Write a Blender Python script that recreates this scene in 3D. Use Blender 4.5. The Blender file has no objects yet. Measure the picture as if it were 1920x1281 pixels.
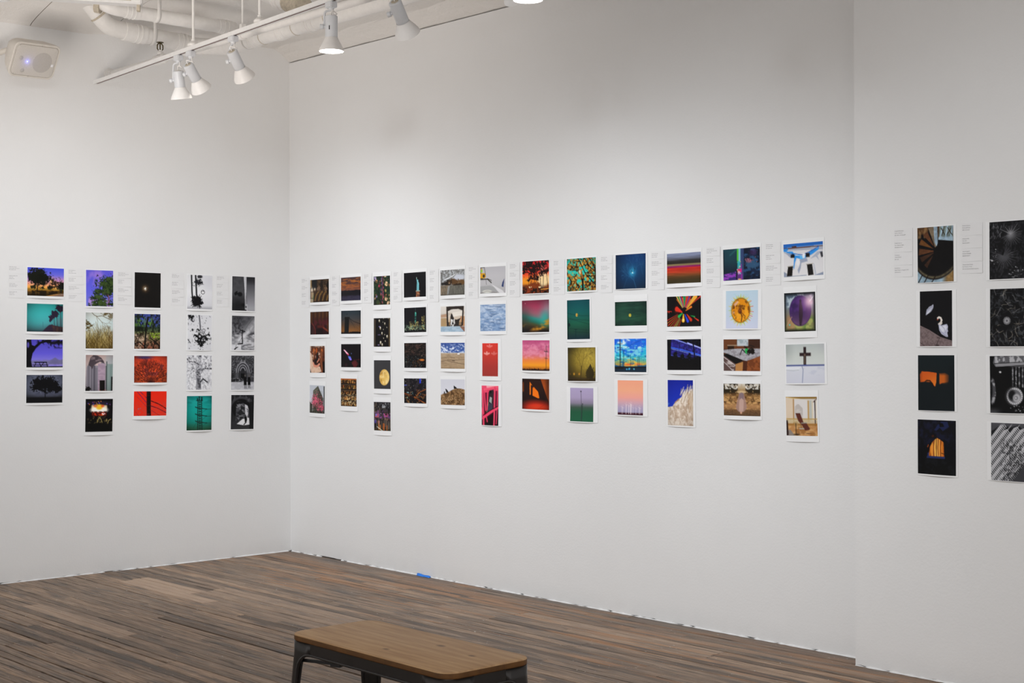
import bpy, bmesh, math, random
import numpy as np
from mathutils import Vector, Matrix

SC = bpy.context.scene
COL = SC.collection
R_ = math.radians

# ------------------------------------------------------------------ camera
cam_d = bpy.data.cameras.new('camera')
cam = bpy.data.objects.new('camera', cam_d)
COL.objects.link(cam)
YAW, PITCH, ROLL = 0.84323484, -0.00094388, -0.00287020
fw = Vector((-math.sin(YAW) * math.cos(PITCH), math.cos(YAW) * math.cos(PITCH), math.sin(PITCH)))
rt0 = Vector((math.cos(YAW), math.sin(YAW), 0))
up0 = rt0.cross(fw)
rt = rt0 * math.cos(ROLL) + up0 * math.sin(ROLL)
up = up0 * math.cos(ROLL) - rt0 * math.sin(ROLL)
cam.matrix_world = Matrix(((rt.x, up.x, -fw.x, 8.906478), (rt.y, up.y, -fw.y, -5.812312),
                           (rt.z, up.z, -fw.z, 1.5), (0, 0, 0, 1)))
cam_d.sensor_width = 36
cam_d.lens = 2765.4822 / 1920 * 36
cam_d.clip_start = 0.05
SC.camera = cam

# ------------------------------------------------------------------ world, lights, exposure
SC.view_settings.view_transform = 'Standard'
SC.view_settings.look = 'None'
SC.view_settings.gamma = 1.0
SC.view_settings.use_curve_mapping = False
SC.view_settings.exposure = 0.0
wd = bpy.data.worlds.new('room_ambience')
SC.world = wd
wd.use_nodes = True
wd.node_tree.nodes['Background'].inputs[0].default_value = (1.0, 0.985, 0.97, 1)
wd.node_tree.nodes['Background'].inputs[1].default_value = 0.96


def spot(name, loc, to, watts, size=75, blend=1.0, radius=0.05, col=(0.90, 0.95, 1.0)):
    d = bpy.data.lights.new(name, 'SPOT')
    d.energy = watts
    d.spot_size = R_(size)
    d.spot_blend = blend
    d.shadow_soft_size = radius
    d.color = col
    o = bpy.data.objects.new(name, d)
    o.location = loc
    o.rotation_euler = (Vector(to) - Vector(loc)).to_track_quat('-Z', 'Y').to_euler()
    COL.objects.link(o)
    return o


# lamps of the other ceiling tracks of the room, further out than the picture shows
FT = dict(radius=0.12, blend=1.0)
spot('lamp_far_track', (2.7, -3.3, 3.02), (0.0, -1.9, 1.20), 118, 74, **FT)
spot('lamp_far_track', (2.9, -3.1, 3.02), (0.0, -1.1, 1.20), 68, 70, **FT)
spot('lamp_far_track', (1.3, -3.4, 3.02), (1.0, 0.0, 0.95), 96, 72, **FT)
spot('lamp_far_track', (2.6, -3.4, 3.02), (2.4, 0.0, 0.95), 108, 70, **FT)
spot('lamp_far_track', (4.0, -3.4, 3.02), (3.8, 0.0, 0.95), 132, 70, **FT)
spot('lamp_far_track', (5.9, -3.5, 3.02), (5.6, -0.13, 0.95), 116, 66, **FT)
# unseen fill light added outside the view to brighten the ceiling
spot('ceiling_fill', (3.4, -4.8, 0.8), (1.35, -2.1, 3.56), 470, 62, 1.0, 0.9, (1, 0.93, 0.865))


# ------------------------------------------------------------------ helpers
def lin(c):
    c = np.asarray(c, float)
    return np.where(c <= 0.04045, c / 12.92, ((c + 0.055) / 1.055) ** 2.4)


def hexc(h):
    if len(h) == 3:
        h = ''.join(q * 2 for q in h)
    return np.array([int(h[i:i + 2], 16) / 255 for i in (0, 2, 4)])


def tag(o, label=None, cat=None, group=None, kind=None):
    if label: o['label'] = label
    if cat: o['category'] = cat
    if group: o['group'] = group
    if kind: o['kind'] = kind
    return o


def link(name, me, parent=None, loc=None):
    o = bpy.data.objects.new(name, me)
    COL.objects.link(o)
    if parent is not None: o.parent = parent
    if loc is not None: o.location = loc
    return o


def obj(name, bm, mat, parent=None, smooth=False, loc=None):
    me = bpy.data.meshes.new(name)
    bmesh.ops.recalc_face_normals(bm, faces=bm.faces)
    if smooth:
        for f in bm.faces: f.smooth = True
    bm.to_mesh(me)
    bm.free()
    if smooth:
        try:
            me.set_sharp_from_angle(angle=R_(38))
        except Exception:
            pass
    if mat is not None: me.materials.append(mat)
    return link(name, me, parent, loc)


def box(bm, x0, x1, y0, y1, z0, z1, M=None):
    v = [bm.verts.new(Vector(p) if M is None else M @ Vector(p)) for p in
         ((x0, y0, z0), (x1, y0, z0), (x1, y1, z0), (x0, y1, z0), (x0, y0, z1), (x1, y0, z1), (x1, y1, z1), (x0, y1, z1))]
    for f in ((0, 3, 2, 1), (4, 5, 6, 7), (0, 1, 5, 4), (1, 2, 6, 5), (2, 3, 7, 6), (3, 0, 4, 7)):
        bm.faces.new([v[i] for i in f])
    return v


def frame(d):
    d = Vector(d).normalized()
    a = Vector((0, 0, 1)) if abs(d.z) < 0.9 else Vector((1, 0, 0))
    u = d.cross(a).normalized()
    return u, u.cross(d)


def lathe(bm, A, axis, prof, n=20, capa=True, capb=True):
    """prof: list of (distance along axis, radius)"""
    A = Vector(A); d = Vector(axis).normalized(); u, w = frame(d)
    rings = []
    for t, r in prof:
        rings.append([bm.verts.new(A + d * t + (u * math.cos(2 * math.pi * k / n) + w * math.sin(2 * math.pi * k / n)) * max(r, 1e-5)) for k in range(n)])
    for a, b in zip(rings, rings[1:]):
        for k in range(n):
            bm.faces.new((a[k], a[(k + 1) % n], b[(k + 1) % n], b[k]))
    if capa: bm.faces.new(rings[0][::-1])
    if capb: bm.faces.new(rings[-1])


def tube(bm, pts, r, n=12, cap=True, fillet=0):
    P = [Vector(p) for p in pts]
    if fillet:
        Q = [P[0]]
        for a, b, c in zip(P, P[1:], P[2:]):
            f = min(fillet, (a - b).length * .45, (c - b).length * .45)
            s = b + (a - b).normalized() * f; e = b + (c - b).normalized() * f
            for k in range(7):
                t = k / 6
                Q.append(s * (1 - t) ** 2 + b * 2 * t * (1 - t) + e * t * t)
        Q.append(P[-1]); P = Q
    rings = []
    u = None
    for i, p in enumerate(P):
        d = (P[min(i + 1, len(P) - 1)] - P[max(i - 1, 0)]).normalized()
        if u is None:
            u, w = frame(d)
        else:
            u = (u - d * u.dot(d)).normalized(); w = u.cross(d)
        rr = r[i] if isinstance(r, (list, tuple)) else r
        rings.append([bm.verts.new(p + (u * math.cos(2 * math.pi * k / n) + w * math.sin(2 * math.pi * k / n)) * rr) for k in range(n)])
    for a, b in zip(rings, rings[1:]):
        for k in range(n):
            bm.faces.new((a[k], a[(k + 1) % n], b[(k + 1) % n], b[k]))
    if cap:
        bm.faces.new(rings[0][::-1]); bm.faces.new(rings[-1])


def NB():
    return bmesh.new()


# ------------------------------------------------------------------ materials
class NT:
    def __init__(s, name, rough=0.5, spec=0.5, metal=0.0):
        s.m = bpy.data.materials.new(name)
        s.m.use_nodes = True
        s.t = s.m.node_tree
        s.b = s.t.nodes['Principled BSDF']
        s.b.inputs['Roughness'].default_value = rough
        s.b.inputs['Specular IOR Level'].default_value = spec
        s.b.inputs['Metallic'].default_value = metal

    def n(s, typ, ins=None, **kw):
        q = s.t.nodes.new(typ)
        for k, v in kw.items(): setattr(q, k, v)
        for k, v in (ins or {}).items():
            if hasattr(v, 'is_output'):
                s.t.links.new(v, q.inputs[k])
            else:
                q.inputs[k].default_value = v
        return q

    def math(s, op, a, b=0.0, clamp=False):
        q = s.n('ShaderNodeMath', operation=op, use_clamp=clamp)
        for i, v in enumerate((a, b)):
            if hasattr(v, 'is_output'): s.t.links.new(v, q.inputs[i])
            else: q.inputs[i].default_value = v
        return q.outputs[0]

    def ramp(s, fac, stops):
        q = s.n('ShaderNodeValToRGB')
        e = q.color_ramp.elements
        while len(e) < len(stops): e.new(0.5)
        for i, (p, c) in enumerate(stops):
            e[i].position = p
            e[i].color = (*c, 1) if len(c) == 3 else c
        s.t.links.new(fac, q.inputs[0])
        return q.outputs[0]

    def mix(s, fac, a, b, mode='MIX'):
        q = s.n('ShaderNodeMix', data_type='RGBA', blend_type=mode)
        for i, v in ((0, fac), (6, a), (7, b)):
            if hasattr(v, 'is_output'): s.t.links.new(v, q.inputs[i])
            else: q.inputs[i].default_value = v if i == 0 else (*v, 1)
        return q.outputs[2]

    def base(s, v):
        if hasattr(v, 'is_output'): s.t.links.new(v, s.b.inputs['Base Color'])
        else: s.b.inputs['Base Color'].default_value = (*v, 1)

    def bump(s, h, strength=0.2, dist=0.01):
        q = s.n('ShaderNodeBump', {'Height': h, 'Strength': strength, 'Distance': dist})
        s.t.links.new(q.outputs[0], s.b.inputs['Normal'])

    def pos(s):
        return s.n('ShaderNodeNewGeometry').outputs['Position']

    def noise(s, vec, scale, detail=3, rough=0.5, out=0):
        q = s.n('ShaderNodeTexNoise', {'Vector': vec, 'Scale': scale, 'Detail': detail, 'Roughness': rough})
        return q.outputs[out]


def plain(name, c, rough=0.5, spec=0.5, metal=0.0, var=0.03, scale=30):
    t = NT(name, rough, spec, metal)
    co = t.n('ShaderNodeTexCoord').outputs['Object']
    f = t.noise(co, scale, 3)
    c = np.array(c)
    t.base(t.ramp(f, [(0.3, tuple(c * (1 - var))), (0.7, tuple(np.clip(c * (1 + var), 0, 1)))]))
    return t.m


def glow_mat(name, c, strength):
    t = NT(name)
    t.base((0.8, 0.8, 0.8))
    t.b.inputs['Emission Color'].default_value = (*c, 1)
    t.b.inputs['Emission Strength'].default_value = strength
    return t.m


def wall_mat(name, c, bump, scale=90):
    t = NT(name, 0.62, 0.25)
    p = t.pos()
    f = t.noise(p, 1.7, 4, 0.55)
    c = np.array(c)
    base = t.ramp(f, [(0.3, tuple(c * 0.985)), (0.7, tuple(c * 1.01))])
    # patchy band just above the floor, greyer towards the bottom
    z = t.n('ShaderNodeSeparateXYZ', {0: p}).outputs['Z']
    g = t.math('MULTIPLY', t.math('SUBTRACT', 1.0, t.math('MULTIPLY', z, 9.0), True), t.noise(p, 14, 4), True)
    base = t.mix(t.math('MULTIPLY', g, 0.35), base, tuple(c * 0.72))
    t.base(base)
    h = t.math('ADD', t.noise(p, scale, 4, 0.6), t.math('MULTIPLY', t.noise(p, 9, 3), 0.7))
    t.bump(h, bump, 0.006)
    return t.m


M_WALL = wall_mat('white_wall_paint', (0.815, 0.812, 0.808), 0.13)
M_CEIL = wall_mat('ceiling_plaster', (0.80, 0.775, 0.745), 0.75, 45)
M_SEAM = plain('dark_ceiling_seam', (0.36, 0.32, 0.28), 0.9, 0.1)  # grey-brown tone for the groove faces, darker than the plaster
M_PIPE = plain('white_painted_pipe', (0.80, 0.78, 0.755), 0.45, 0.4)
M_CARDB = plain('bare_pipe_wrap', (0.52, 0.46, 0.37), 0.8, 0.2, var=0.15, scale=60)
M_TRACK = plain('white_track_enamel', (0.80, 0.79, 0.78), 0.35, 0.5)
M_SLOT = plain('brown_track_slot', (0.13, 0.06, 0.045), 0.6, 0.2)
M_HEAD = plain('grey_white_lamp_enamel', (0.66, 0.67, 0.69), 0.35, 0.5)
M_SHADE = plain('white_lamp_shade', (0.80, 0.775, 0.75), 0.4, 0.4)
M_DARK = plain('dark_gap', (0.02, 0.02, 0.02), 0.9, 0.1)
M_BRASS = plain('aged_bronze', (0.10, 0.075, 0.03), 0.4, 0.5, 0.8)
M_SPK = plain('cream_speaker_plastic', (0.66, 0.62, 0.565), 0.5, 0.35)
M_GRILLE = plain('cream_speaker_grille', (0.61, 0.575, 0.53), 0.65, 0.25, var=0.12, scale=420)
M_CONE = plain('grey_speaker_cone', (0.50, 0.47, 0.44), 0.7, 0.2, var=0.1, scale=420)
M_BADGE = plain('pale_badge', (0.85, 0.85, 0.88), 0.3, 0.5)
M_BULB = glow_mat('lit_bulb_face', (1.0, 0.95, 0.88), 16)
M_BULB2 = glow_mat('lit_bulb_edge_on', (1.0, 0.95, 0.88), 5)
M_LED = glow_mat('blue_led', (0.035, 0.05, 1.0), 6)
M_STEEL = plain('dark_gunmetal', (0.040, 0.037, 0.036), 0.32, 0.5, 0.6, var=0.15, scale=9)
M_BLACK = plain('black_steel', (0.012, 0.012, 0.013), 0.45, 0.4)
M_TAPE = plain('blue_masking_tape', (0.03, 0.22, 0.78), 0.6, 0.3)
M_PAPER = plain('white_photo_paper', (0.86, 0.86, 0.86), 0.45, 0.35, var=0.006)
M_CARD = plain('white_caption_card', (0.80, 0.795, 0.795), 0.6, 0.25, var=0.008)
M_INK = plain('soft_grey_ink', (0.45, 0.44, 0.45), 0.7, 0.1)
M_INK2 = plain('dark_grey_ink', (0.13, 0.125, 0.13), 0.7, 0.1)


def picture_mat():
    t = NT('photographic_print', 0.5, 0.12)
    a = t.n('ShaderNodeVertexColor', layer_name='ink')
    t.base(a.outputs['Color'])
    return t.m


M_PIC = picture_mat()


def plank_mat():
    t = NT('worn_floorboard', 0.55, 0.3)
    p = t.pos()
    tone = t.n('ShaderNodeAttribute', attribute_name='tone').outputs['Fac']
    kind = t.n('ShaderNodeAttribute', attribute_name='pale').outputs['Fac']
    xyz = t.n('ShaderNodeSeparateXYZ', {0: p})
    x, y = xyz.outputs['X'], xyz.outputs['Y']
    sh = t.math('MULTIPLY', tone, 41.0)

    def vec(sx, sy, off=True):
        return t.n('ShaderNodeCombineXYZ', {0: t.math('ADD', t.math('MULTIPLY', x, sx), sh if off else 0.0),
                                             1: t.math('MULTIPLY', y, sy), 2: sh if off else 0.0}).outputs[0]
    grain = t.noise(vec(2.2, 60), 2.0, 6, 0.65)
    blot = t.noise(vec(1.6, 9, False), 1.6, 5, 0.6)
    base = t.ramp(grain, [(0.24, (0.054, 0.038, 0.028)), (0.43, (0.205, 0.148, 0.108)), (0.60, (0.34, 0.252, 0.188)), (0.8, (0.46, 0.36, 0.275))])
    tn = t.ramp(tone, [(0.0, (0.53, 0.51, 0.49)), (0.5, (1.04, 1.02, 0.99)), (1.0, (1.38, 1.29, 1.18))])
    base = t.mix(1.0, base, tn, 'MULTIPLY')
    # grey-black worn stain running along the boards
    st = t.ramp(blot, [(0.50, (0, 0, 0)), (0.66, (1, 1, 1))])
    base = t.mix(t.math('MULTIPLY', st, 0.62), base, (0.075, 0.075, 0.077))
    # orange bare wood where feet have polished the finish, mostly near the long wall
    wear = t.noise(vec(0.9, 13), 1.3, 5, 0.6)
    near = t.math('ADD', t.math('MULTIPLY', y, 0.16), 0.13)
    wr = t.ramp(t.math('ADD', wear, near), [(0.555, (0, 0, 0)), (0.66, (1, 1, 1))])
    base = t.mix(t.math('MULTIPLY', wr, 0.72), base, (0.40, 0.205, 0.10))
    # yellow splintered slivers
    sl = t.noise(vec(3.5, 40, False), 2.6, 4, 0.7)
    slm = t.ramp(sl, [(0.64, (0, 0, 0)), (0.70, (1, 1, 1))])
    base = t.mix(t.math('MULTIPLY', slm, 0.7), base, (0.42, 0.24, 0.09))
    # pale replacement boards
    pg = t.ramp(grain, [(0.25, (0.34, 0.235, 0.165)), (0.7, (0.52, 0.375, 0.27))])
    pg = t.mix(t.math('MULTIPLY', st, 0.25), pg, (0.12, 0.105, 0.095))
    base = t.mix(kind, base, pg)
    # grey grime trodden in along the foot of the long wall
    gr = t.math('MULTIPLY', t.math('ADD', t.math('MULTIPLY', y, 3.2), 1.0, True), t.ramp(t.noise(vec(1.4, 6, False), 1.7, 4), [(0.25, (0, 0, 0)), (0.5, (1, 1, 1))]), True)
    base = t.mix(t.math('MULTIPLY', gr, 0.8), base, (0.155, 0.135, 0.118))
    # cracks
    cr = t.noise(vec(1.1, 95), 2.3, 3, 0.5)
    cm = t.ramp(cr, [(0.34, (1, 1, 1)), (0.41, (0, 0, 0))])
    base = t.mix(t.math('MULTIPLY', cm, t.math('SUBTRACT', 0.85, kind, True)), base, (0.022, 0.017, 0.014))
    # flecks of white wall paint
    fl = t.n('ShaderNodeTexNoise', {'Vector': vec(14, 42, False), 'Scale': 2.4, 'Detail': 2.0})
    fm = t.ramp(fl.outputs[0], [(0.715, (0, 0, 0)), (0.735, (1, 1, 1))])
    base = t.mix(fm, base, (0.55, 0.53, 0.50))
    t.base(base)
    hh = t.math('SUBTRACT', t.math('ADD', grain, t.math('MULTIPLY', blot, 0.6)), t.math('MULTIPLY', cm, 0.8))
    t.bump(hh, 0.6, 0.004)
    return t.m


M_PLANK = plank_mat()


def seat_mat():
    t = NT('oiled_wood_seat', 0.55, 0.22)
    p = t.n('ShaderNodeTexCoord').outputs['Object']
    xyz = t.n('ShaderNodeSeparateXYZ', {0: p})
    x, y, z = xyz.outputs
    wob = t.math('MULTIPLY', t.noise(p, 4, 2), 0.05)
    v = t.n('ShaderNodeCombineXYZ', {0: t.math('MULTIPLY', x, 1.2), 1: t.math('ADD', t.math('MULTIPLY', y, 16), wob), 2: t.math('MULTIPLY', z, 40)}).outputs[0]
    g = t.noise(v, 3.0, 6, 0.6)
    base = t.ramp(g, [(0.28, (0.35, 0.200, 0.098)), (0.5, (0.46, 0.282, 0.142)), (0.72, (0.56, 0.365, 0.195))])
    # three knots
    for kx, ky, r in ((0.105, 0.07, 0.016), (0.30, 0.045, 0.013), (0.02, -0.10, 0.012)):
        d = t.n('ShaderNodeVectorMath', {0: t.n('ShaderNodeCombineXYZ', {0: t.math('MULTIPLY', x, 0.6), 1: y, 2: 0.0}).outputs[0],
                                          1: (kx * 0.6, ky, 0)}, operation='DISTANCE').outputs['Value']
        m = t.ramp(t.math('DIVIDE', d, r), [(0.35, (1, 1, 1)), (1.0, (0, 0, 0))])
        base = t.mix(t.math('MULTIPLY', m, 0.7), base, (0.07, 0.038, 0.022))
    t.base(base)
    t.bump(g, 0.12, 0.002)
    return t.m


M_SEAT = seat_mat()
M_EDGE = plain('dark_seat_edge', (0.115, 0.048, 0.010), 0.5, 0.25, var=0.25, scale=24)  # edge faces a darker brown than the seat top

# ------------------------------------------------------------------ room shell
rnd = random.Random(7)


def jagged_wall(name, pts_fn, L, top, thick_fn, gaps):
    """front face with an uneven painted lower edge; pts_fn(s) -> (x,y) on the face, thick_fn(s) -> (x,y) at the back"""
    bm = NB()
    n = int(L / 0.03)
    S = [L * i / n for i in range(n + 1)]
    fr, ft, br, bt = [], [], [], []
    for s in S:
        zb = 0.0035 + 0.002 * rnd.random() + (0.004 if rnd.random() < 0.07 else 0)
        for a, b, h in gaps:
            if a <= s <= b: zb = h * (0.7 + 0.5 * rnd.random())
        x, y = pts_fn(s); X, Y = thick_fn(s)
        fr.append(bm.verts.new((x, y, zb))); ft.append(bm.verts.new((x, y, top)))
        br.append(bm.verts.new((X, Y, -0.03))); bt.append(bm.verts.new((X, Y, top)))
    for i in range(n):
        bm.faces.new((fr[i], fr[i + 1], ft[i + 1], ft[i]))
        bm.faces.new((br[i + 1], br[i], bt[i], bt[i + 1]))
        bm.faces.new((ft[i], ft[i + 1], bt[i + 1], bt[i]))
        bm.faces.new((br[i], br[i + 1], fr[i + 1], fr[i]))
    for e in (0, n):
        bm.faces.new((fr[e], ft[e], bt[e], br[e]))
    return tag(obj(name, bm, M_WALL), kind='structure')


XS, YS = 4.893, -0.13         # where the right-hand wall steps forward, and how far
CT = 3.478                    # top of the long wall, just under the cove
jagged_wall('wall_back', lambda s: (s, 0.0), XS, CT, lambda s: (s, 0.14),
            [(0.0, 0.12, 0.008), (0.40, 0.62, 0.008), (0.30, 0.34, 0.007), (2.05, 2.09, .0065), (3.36, 3.47, 0.006), (3.72, 3.83, 0.0065), (4.1, 4.18, 0.006)])
jagged_wall('wall_left', lambda s: (0.0, 0.14 - s), 7.4, 3.62, lambda s: (-0.14, 0.14 - s),
            [(1.02, 1.06, .008), (1.62, 1.70, 0.008), (1.98, 2.02, 0.0065), (2.18, 2.26, 0.008)])
jagged_wall('wall_right', lambda s: (XS + s, YS), 4.3, 3.62, lambda s: (XS + s, 0.14), [(0.0, 0.05, 0.006)])

# beads of caulk and paint that close the walls to the boards
def bead(name, a, b, seed):
    r = random.Random(seed)
    bm = NB()
    a = Vector(a); b = Vector(b); d = (b - a); L = d.length; d.normalize(); w = Vector((d.y, -d.x, 0))
    n = int(L / 0.025); rows = []
    for i in range(n + 1):
        p = a + d * (L * i / n)
        k = 0.0 if r.random() < 0.13 else 0.4 + r.random()
        h, o = 0.0065 * k, 0.006 * k
        rows.append([bm.verts.new(p + w * -0.004 + Vector((0, 0, h + .001))), bm.verts.new(p + w * o * 0.6 + Vector((0, 0, h * .8))), bm.verts.new(p + w * (o + .001) + Vector((0, 0, 0.0005))), bm.verts.new(p + w * -0.004)])
    for p, q in zip(rows, rows[1:]):
        for j in range(4): bm.faces.new((p[j], p[(j + 1) % 4], q[(j + 1) % 4], q[j]))
    bm.faces.new(rows[0]); bm.faces.new(rows[-1][::-1])
    return tag(obj(name, bm, M_WALL), kind='structure')


bead('trim_1', (0.02, 0, 0), (0.39, 0, 0), 1)
bead('trim_2', (0.63, 0, 0), (XS, 0, 0), 2)
bead('trim_3', (0, -5.5, 0), (0, -0.02, 0), 3)
bead('trim_4', (XS, YS, 0), (8.9, YS, 0), 4)

# ceiling: flat plaster, rising a little towards the long wall and dropping to it in a cove
def ceiling():
    bm = NB()
    prof = [(0.14, 3.486), (0.0, 3.486), (-0.004, 3.489), (-0.060, 3.530), (-0.120, 3.561), (-0.135, 3.567), (-0.30, 3.562), (-1.0, 3.535),
            (-1.3825, 3.497), (-1.3835, 3.503), (-1.3860, 3.503), (-1.3870, 3.496), (-1.55, 3.478), (-1.9150, 3.476), (-1.9160, 3.482), (-1.9190, 3.482), (-1.9200, 3.476), (-3.4, 3.476), (-7.4, 3.476)]
    xs = [-0.14, 0.0, 0.03, 0.10, 0.20, 0.35, 0.55] + [0.55 + 0.12 * i for i in range(1, 40)] + [6.5, 7.5, 9.3]
    r = random.Random(3)
    rows = []
    for x in xs:
        rise = 0.125 * min(1, max(0, (x - 0.0) / 0.45)) ** 0.75
        row = []
        for j, (y, z) in enumerate(prof):
            k = rise * min(1.0, max(0.0, (-0.3 - y) / 0.9))
            jit = (r.random() - .5) * (0.008 if 3 <= j <= 5 else (0.0035 if j in (1, 2) else 0))
            row.append(bm.verts.new((x, y, z + k + jit)))
        rows.append(row)
    for a, b in zip(rows, rows[1:]):
        for j in range(len(prof) - 1):
            bm.faces.new((a[j], a[j + 1], b[j + 1], b[j]))
    # upper side
    e = [bm.verts.new((x, y, 3.72)) for x, y in ((-0.14, 0.14), (-0.14, -7.4), (9.3, -7.4), (9.3, 0.14))]
    bm.faces.new(e)
    bm.faces.new([r_[0] for r_ in rows] + [e[3], e[0]])
    bm.faces.new([r_[-1] for r_ in rows][::-1] + [e[1], e[2]])
    bm.faces.new(rows[0][::-1] + [e[0], e[1]])
    bm.faces.new(rows[-1] + [e[2], e[3]])
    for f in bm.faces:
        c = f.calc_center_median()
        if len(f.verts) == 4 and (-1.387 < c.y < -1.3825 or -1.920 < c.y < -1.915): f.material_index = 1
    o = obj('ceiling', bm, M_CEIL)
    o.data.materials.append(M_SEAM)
    return tag(o, kind='structure')


ceiling()

# floor: a dark sub-floor and every board of the part in view laid one by one
bm = NB()
box(bm, -0.14, 9.3, -7.4, 0.14, -0.12, -0.021)
FLOOR = tag(obj('floor', bm, M_DARK), kind='structure')
PW = 0.057


def plank_verts(x0, x1, y0, y1, dz, r):
    c = 0.0016
    za, zb = dz + (r.random() - .5) * 0.0012, dz + (r.random() - .5) * 0.0012
    V = [(x0, y0, -0.02), (x1, y0, -0.02), (x1, y1, -0.02), (x0, y1, -0.02),
         (x0, y0, za - c), (x1, y0, zb - c), (x1, y1, zb - c), (x0, y1, za - c),
         (x0 + c, y0 + c, za), (x1 - c, y0 + c, zb), (x1 - c, y1 - c, zb), (x0 + c, y1 - c, za)]
    F = [(0, 1, 5, 4), (1, 2, 6, 5), (2, 3, 7, 6), (3, 0, 4, 7), (4, 5, 9, 8), (5, 6, 10, 9), (6, 7, 11, 10), (7, 4, 8, 11), (8, 9, 10, 11)]
    return V, F


def plank_obj(name, V, F, tones, pales):
    me = bpy.data.meshes.new(name)
    me.from_pydata(V, [], F)
    for an, vals in (('tone', tones), ('pale', pales)):
        a = me.attributes.new(an, 'FLOAT', 'POINT')
        a.data.foreach_set('value', np.array(vals, np.float32))
    me.materials.append(M_PLANK)
    return link(name, me, FLOOR)


# (first row, last row, x0, x1, pale amount) of the replaced boards
PATCH = [(23, 24, 0.37, 1.095, 0.95), (25, 26, 0.40, 1.43, 0.95), (39, 39, 0.82, 1.99, 0.72), (40, 40, 0.82, 1.415, 0.78), (40, 40, 1.415, 2.0, 0.72),
         (20, 21, 1.07, 2.75, 0.50), (22, 22, 1.09, 3.3, 0.36), (23, 24, 1.095, 2.5, 0.30), (25, 25, 1.43, 3.0, 0.42), (26, 26, 1.43, 2.2, 0.2),
         (6, 7, 2.9, 4.3, 0.30), (4, 4, 3.6, 5.2, 0.35), (9, 9, 2.4, 3.4, 0.22)]
SLOT = [(33, 1.33, 2.29, 0.011), (28, 0.88, 1.43, 0.010), (26, 0.95, 1.9, 0.007), (42, 0.3, 1.3, 0.009), (44, 0.55, 1.9, 0.010), (46, 1.2, 2.6, 0.009), (4, 1.1, 2.6, .005), (2, 4.0, 4.4, .008), (49, 1.3, 2.4, .012), (51, 1.9, 3.0, .010)]
fr = random.Random(11)
for row in range(-1, 63):
    yt = -row * PW; yb = yt - PW
    fixed = sorted((a, b, p) for (r0, r1, a, b, p) in PATCH if r0 <= row <= r1)
    segs, x = [], -0.06
    def fill(x, end):
        out = []
        while x < end - 1e-6:
            L = fr.uniform(1.1, 3.2)
            if end - (x + L) < 0.6: L = end - x
            out.append((x, x + L, 0.0)); x += L
        return out
    for a, b, p in fixed:
        if a > x + 0.02: segs += fill(x, a)
        segs.append((a, b, p)); x = b
    segs += fill(x, 6.4)
    for a, b, p in segs:
        g = 0.0008 + 0.0022 * fr.random() + (0.004 if fr.random() < 0.2 else 0)
        for sr, s0, s1, w in SLOT:
            if sr == row and a < (s0 + s1) / 2 < b: g += w
        dz = (fr.random() - .5) * 0.002
        tone = min(1, max(0, fr.gauss(0.5, 0.28)))
        if p > 0.6: tone = 0.55 + 0.12 * fr.random(); dz = 0.0006
        V, F = plank_verts(a + 0.0006, b - 0.0006, yb + g, yt - 0.0004, dz, fr)
        o = plank_obj('plank', V, F, [tone] * 12, [p] * 12)
        if p > 0.6: o['label'] = 'paler replacement floorboard'
# boards beyond the view
V, F, TN, PL = [], [], [], []
for row in range(-1, 129):
    yt = -row * PW; x = 6.4 if row < 63 else -0.06
    while x < 9.25:
        L = min(fr.uniform(1.2, 3.0), 9.25 - x)
        v, f = plank_verts(x + .0006, x + L - .0006, yt - PW + 0.001, yt - .0004, (fr.random() - .5) * 0.002, fr)
        k = len(V); V += v; F += [tuple(i + k for i in q) for q in f]
        t_ = min(1, max(0, fr.gauss(0.5, 0.22))); TN += [t_] * 12; PL += [0.0] * 12
        x += L
tag(plank_obj('floorboards', V, F, TN, PL), kind='stuff')

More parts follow.
